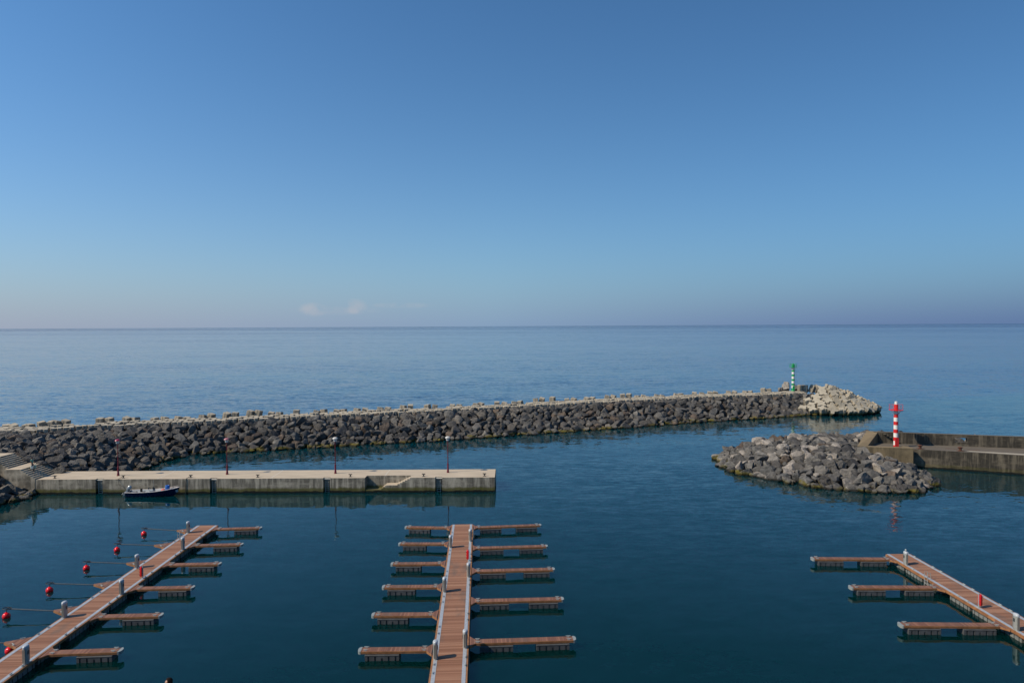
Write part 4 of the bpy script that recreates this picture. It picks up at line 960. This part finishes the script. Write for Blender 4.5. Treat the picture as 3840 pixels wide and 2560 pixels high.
    for s_ in (-1, 1): b.tube([(s_ * 0.2, -0.05, 0.7), (s_ * 0.2, 0, 0.78), (s_ * 0.2, 0.05, 0.7)], 0.02, 5)
    b.build('handle', MT['blue'], u)
    u = MB(); u.box(-0.24, 0.24, -0.16, 0.16, 0, 0.05); 
    for z in (0.1, 0.2, 0.3): u.box(-0.24, 0.24, -0.17, -0.14, z, z + 0.06); u.box(-0.24, 0.24, 0.14, 0.17, z, z + 0.06); u.box(-0.25, -0.22, -0.17, 0.17, z, z + 0.06); u.box(0.22, 0.25, -0.17, 0.17, z, z + 0.06)
    for a in (-0.22, 0.22):
        for d in (-0.14, 0.14): u.box(a - 0.03, a + 0.03, d - 0.03, d + 0.03, 0.0, 0.37)
    tag(u.build('crate', MT['green'], None, False, (loc.x + 3.05, loc.y - 0.52, 0.24)), 'green plastic crate beside the console of the navy boat', 'crate')
    u = MB(); u.lathe([(0.05, 0), (0.16, 0.04), (0.2, 0.14), (0.15, 0.24), (0.05, 0.28)], n=14, sx=1.5); tag(u.build('fender', MT['orange'], None, True, (loc.x + 4.85, loc.y - 0.22, 0.70)), 'orange fender lying by the blue drum in the boat', 'fender')
    u = MB(); u.tube([(0, 0, 0), (1.3, 0.02, 0.18), (3.3, 0, 0.55)], 0.022, 6); tag(u.build('boat_hook', MT['gunwale'], None, True, (loc.x + 3.3, loc.y + 0.35, 0.72)), 'long pale pole lying along the far side of the navy boat', 'pole')
    bx = lambda px: (px - 1920) / 2560 * 93.6
    u = MB(); u.tube([(bx(454), QY + 0.7, QT + 0.25), (bx(447), QY - 0.03, QT + 0.03), (bx(453), QY - 0.25, 1.3), (loc.x - 0.1, loc.y + 0.6, 0.66)], 0.028, 6); tag(u.build('mooring_rope', MT['steel']), 'dark rope from a bollard down to the boat stern', 'rope')
    u = MB(); u.tube([(bx(708), QY + 0.7, QT + 0.25), (bx(701), QY - 0.03, QT + 0.03), (bx(698), QY - 0.06, 1.2), (bx(697), QY - 0.06, -0.4)], 0.035, 6); tag(u.build('mooring_rope', MT['steel']), 'dark rope hanging down the quay wall right of the boat bow', 'rope')
boat()

# ------------------------------------------------------------------ people
def skin_mesh(name, verts, edges, mat, root=0, sub=1, k=1.0):
    me = bpy.data.meshes.new(name); me.from_pydata([v[:3] for v in verts], edges, [])
    o = bpy.data.objects.new(name, me); COL.objects.link(o); o.modifiers.new('s', 'SKIN'); m = o.modifiers.new('u', 'SUBSURF'); m.levels = sub; m.render_levels = sub
    if not me.skin_vertices: me.attributes
    for i, v in enumerate(verts):
        sv = me.skin_vertices[0].data[i]; sv.radius = (v[3] * k, v[4] * k if len(v) > 4 else v[3] * k); sv.use_root = (i == root)
    dg = bpy.context.evaluated_depsgraph_get(); out = bpy.data.meshes.new_from_object(o.evaluated_get(dg)); out.name = name
    bpy.data.objects.remove(o); out.materials.clear(); out.materials.append(mat)
    out.polygons.foreach_set('use_smooth', [True] * len(out.polygons)); return out
def person(loc, rz, label, shirt, arms, legs):
    """faces +y; arms: elbow/wrist for each side; legs: knee/ankle for each side"""
    t = tag(empty('person', loc, rz), label, 'person')
    V = [(0, 0, .95, .15, .11), (0, 0, 1.12, .135, .10), (0, .01, 1.32, .17, .115), (0, -.01, 1.47, .075), (0, .0, 1.53, .058), (0, .015, 1.60, .078, .09), (0, .02, 1.68, .08, .098), (0, .01, 1.745, .05, .06)]
    E = [(i, i + 1) for i in range(7)]; sh_i, lg_i = [], []
    for s_, (el_, wr) in zip((-1, 1), arms):
        k0 = len(V); V += [(s_ * .19, 0, 1.42, .062), (*el_, .044), (*wr, .030)]; E += [(2, k0), (k0, k0 + 1), (k0 + 1, k0 + 2)]; sh_i.append(k0)
        d = (Vector(wr) - Vector(el_)).normalized(); side = Vector((0, 1, 0)) if abs(d.y) < 0.8 else Vector((1, 0, 0)); w = Vector(wr)
        p_ = w + d * .06; kp = len(V); V += [(*p_, .034)]; E += [(k0 + 2, kp)]
        for j, (f_, ln) in enumerate(((-.026, .075), (-.009, .085), (.009, .08), (.026, .065))):
            a = p_ + side * f_ + d * .045; c = a + d * ln * .5 + Vector((-s_ * .008, 0, 0)); V += [(*a, .009), (*c, .0085), (*(c + d * ln * .4 + Vector((-s_ * .018, 0, 0))), .0075)]; q = len(V); E += [(kp, q - 3), (q - 3, q - 2), (q - 2, q - 1)]
        a = w + d * .03 + side * .04; V += [(*a, .011), (*(a + d * .035 + side * .018), .009)]; q = len(V); E += [(kp, q - 2), (q - 2, q - 1)]
    for s_, (kn, an) in zip((-1, 1), legs):
        k0 = len(V); V += [(s_ * .09, 0, .88, .095), (*kn, .06), (*an, .04), (an[0], an[1] + .13, an[2] - .04, .035)]; E += [(0, k0), (k0, k0 + 1), (k0 + 1, k0 + 2), (k0 + 2, k0 + 3)]; lg_i.append(k0)
    link('body', skin_mesh('body', V, E, MT['skin']), t)
    SV = [V[0], V[1], V[2], V[3]]; SE = [(0, 1), (1, 2), (2, 3)]
    for k0 in sh_i: q = len(SV); e1 = Vector(V[k0][:3]).lerp(Vector(V[k0 + 1][:3]), .75); SV += [V[k0], (*e1, .052)]; SE += [(2, q), (q, q + 1)]
    link('shirt', skin_mesh('shirt', SV, SE, shirt, 0, 1, 1.14), t)
    TV = [(0, 0, 1.0, .15, .11), V[0]]; TE = [(0, 1)]
    for k0 in lg_i: q = len(TV); TV += [V[k0], V[k0 + 1], (*V[k0 + 2][:3], .05)]; TE += [(1, q), (q, q + 1), (q + 1, q + 2)]
    link('trousers', skin_mesh('trousers', TV, TE, MT['trousers'], 1, 1, 1.17), t)
    for k0 in lg_i: a = V[k0 + 2]; b = MB(); b.box(a[0] - .05, a[0] + .05, a[1] - .08, a[1] + .20, a[2] - .085, a[2] - .005, 0.02); b.build('shoe', MT['black'], t)
    b = MB(); b.lathe([(.088, -.02), (.098, .05), (.092, .1), (.065, .145), (.02, .165)], (0, -.008, 1.635), 16, 1.0, 1.12)
    hm = b.mesh('hair', MT['hair'], True)
    for v in hm.vertices:
        if v.co.y > 0.005 and v.co.z < 1.745: v.co.y = 0.005 + (v.co.y - 0.005) * 0.15
    link('hair', hm, t)
    for s_ in (-1, 1): b = MB(); b.lathe([(.004, -.011), (.011, 0), (.004, .011)], (s_ * .03, .098, 1.655), 8); b.build('eye', MT['black'], t, True)
    b = MB(); b.add([(-.014, .09, 1.62), (.014, .09, 1.62), (0, .13, 1.618), (0, .095, 1.665)], [(0, 1, 2), (0, 2, 3), (1, 3, 2), (0, 3, 1)]); b.build('nose', MT['skin'], t)
    for s_ in (-1, 1): b = MB(); b.lathe([(.012, -.03), (.02, 0), (.014, .03)], (s_ * .088, .0, 1.635), 8, .5, 1); b.build('ear', MT['skin'], t, True)
    b = MB(); b.tube([(-.024, .094, 1.585), (0, .102, 1.583), (.024, .094, 1.585)], .006, 6); b.build('mouth', MT['maroon'], t)
    return t
# carrier stepping down the stairs: treads 4 and 5 of the lower flight
px_, py_ = -66.72, 94.35
zt = QT + 0.2 * 5
person((px_, py_, zt - 0.02), R(-90), 'person in a teal patterned shirt carrying tubs down the stairs', MT['shirt'],
       (((-.26, .05, 1.17), (-.27, .12, .93)), ((.26, .05, 1.17), (.27, .12, .93))), (((-.10, .13, .53), (-.10, .02, .11)), ((.10, .17, .44), (.10, .26, -.09))))
def tub(name, x, y, z, mat, label, r_=0.19):
    u = tag(empty(name, (x, y, z)), label, 'bucket')
    b = MB(); b.lathe([(r_ * .8, 0), (r_ * .82, .01), (r_, .36), (r_ * 1.06, .37), (r_ * 1.06, .40), (r_ * .97, .40), (r_ * .78, .04)], n=16); b.build('pail', mat, u, True)
    b = MB(); b.tube([(r_ * math.cos(R(20 * i)), 0, .38 + .30 * math.sin(R(20 * i))) for i in range(10)], .008, 5); b.build('handle', MT['galv'], u)
tub('bucket', px_ + .17, py_ - .27, zt + .22, MT['bucket'], 'white bucket held by the person on the stairs, nearer hand')
tub('bucket', px_ + .17, py_ + .27, zt + .22, MT['palebag'], 'pale green tub held by the person on the stairs, farther hand')
# onlooker on the promenade below the camera: only the head reaches into the picture
ph = at(632, 2539, 12.55)
gz = 12.55 - 1.80
person((ph.x, ph.y, gz + 0.085 - 0.09), R(100), 'person on the promenade, only the dark-haired head visible at the bottom edge', MT['shirt2'],
       (((-.25, -.02, 1.16), (-.26, .08, .93)), ((.25, -.02, 1.16), (.26, .08, .93))), (((-.10, .03, .5), (-.10, 0, .09)), ((.10, .03, .5), (.10, 0, .09))))
b = MB(); b.box(-40, 40, 6, ph.y + 0.8, -1, gz); tag(b.build('promenade', MT['land']), kind='structure')
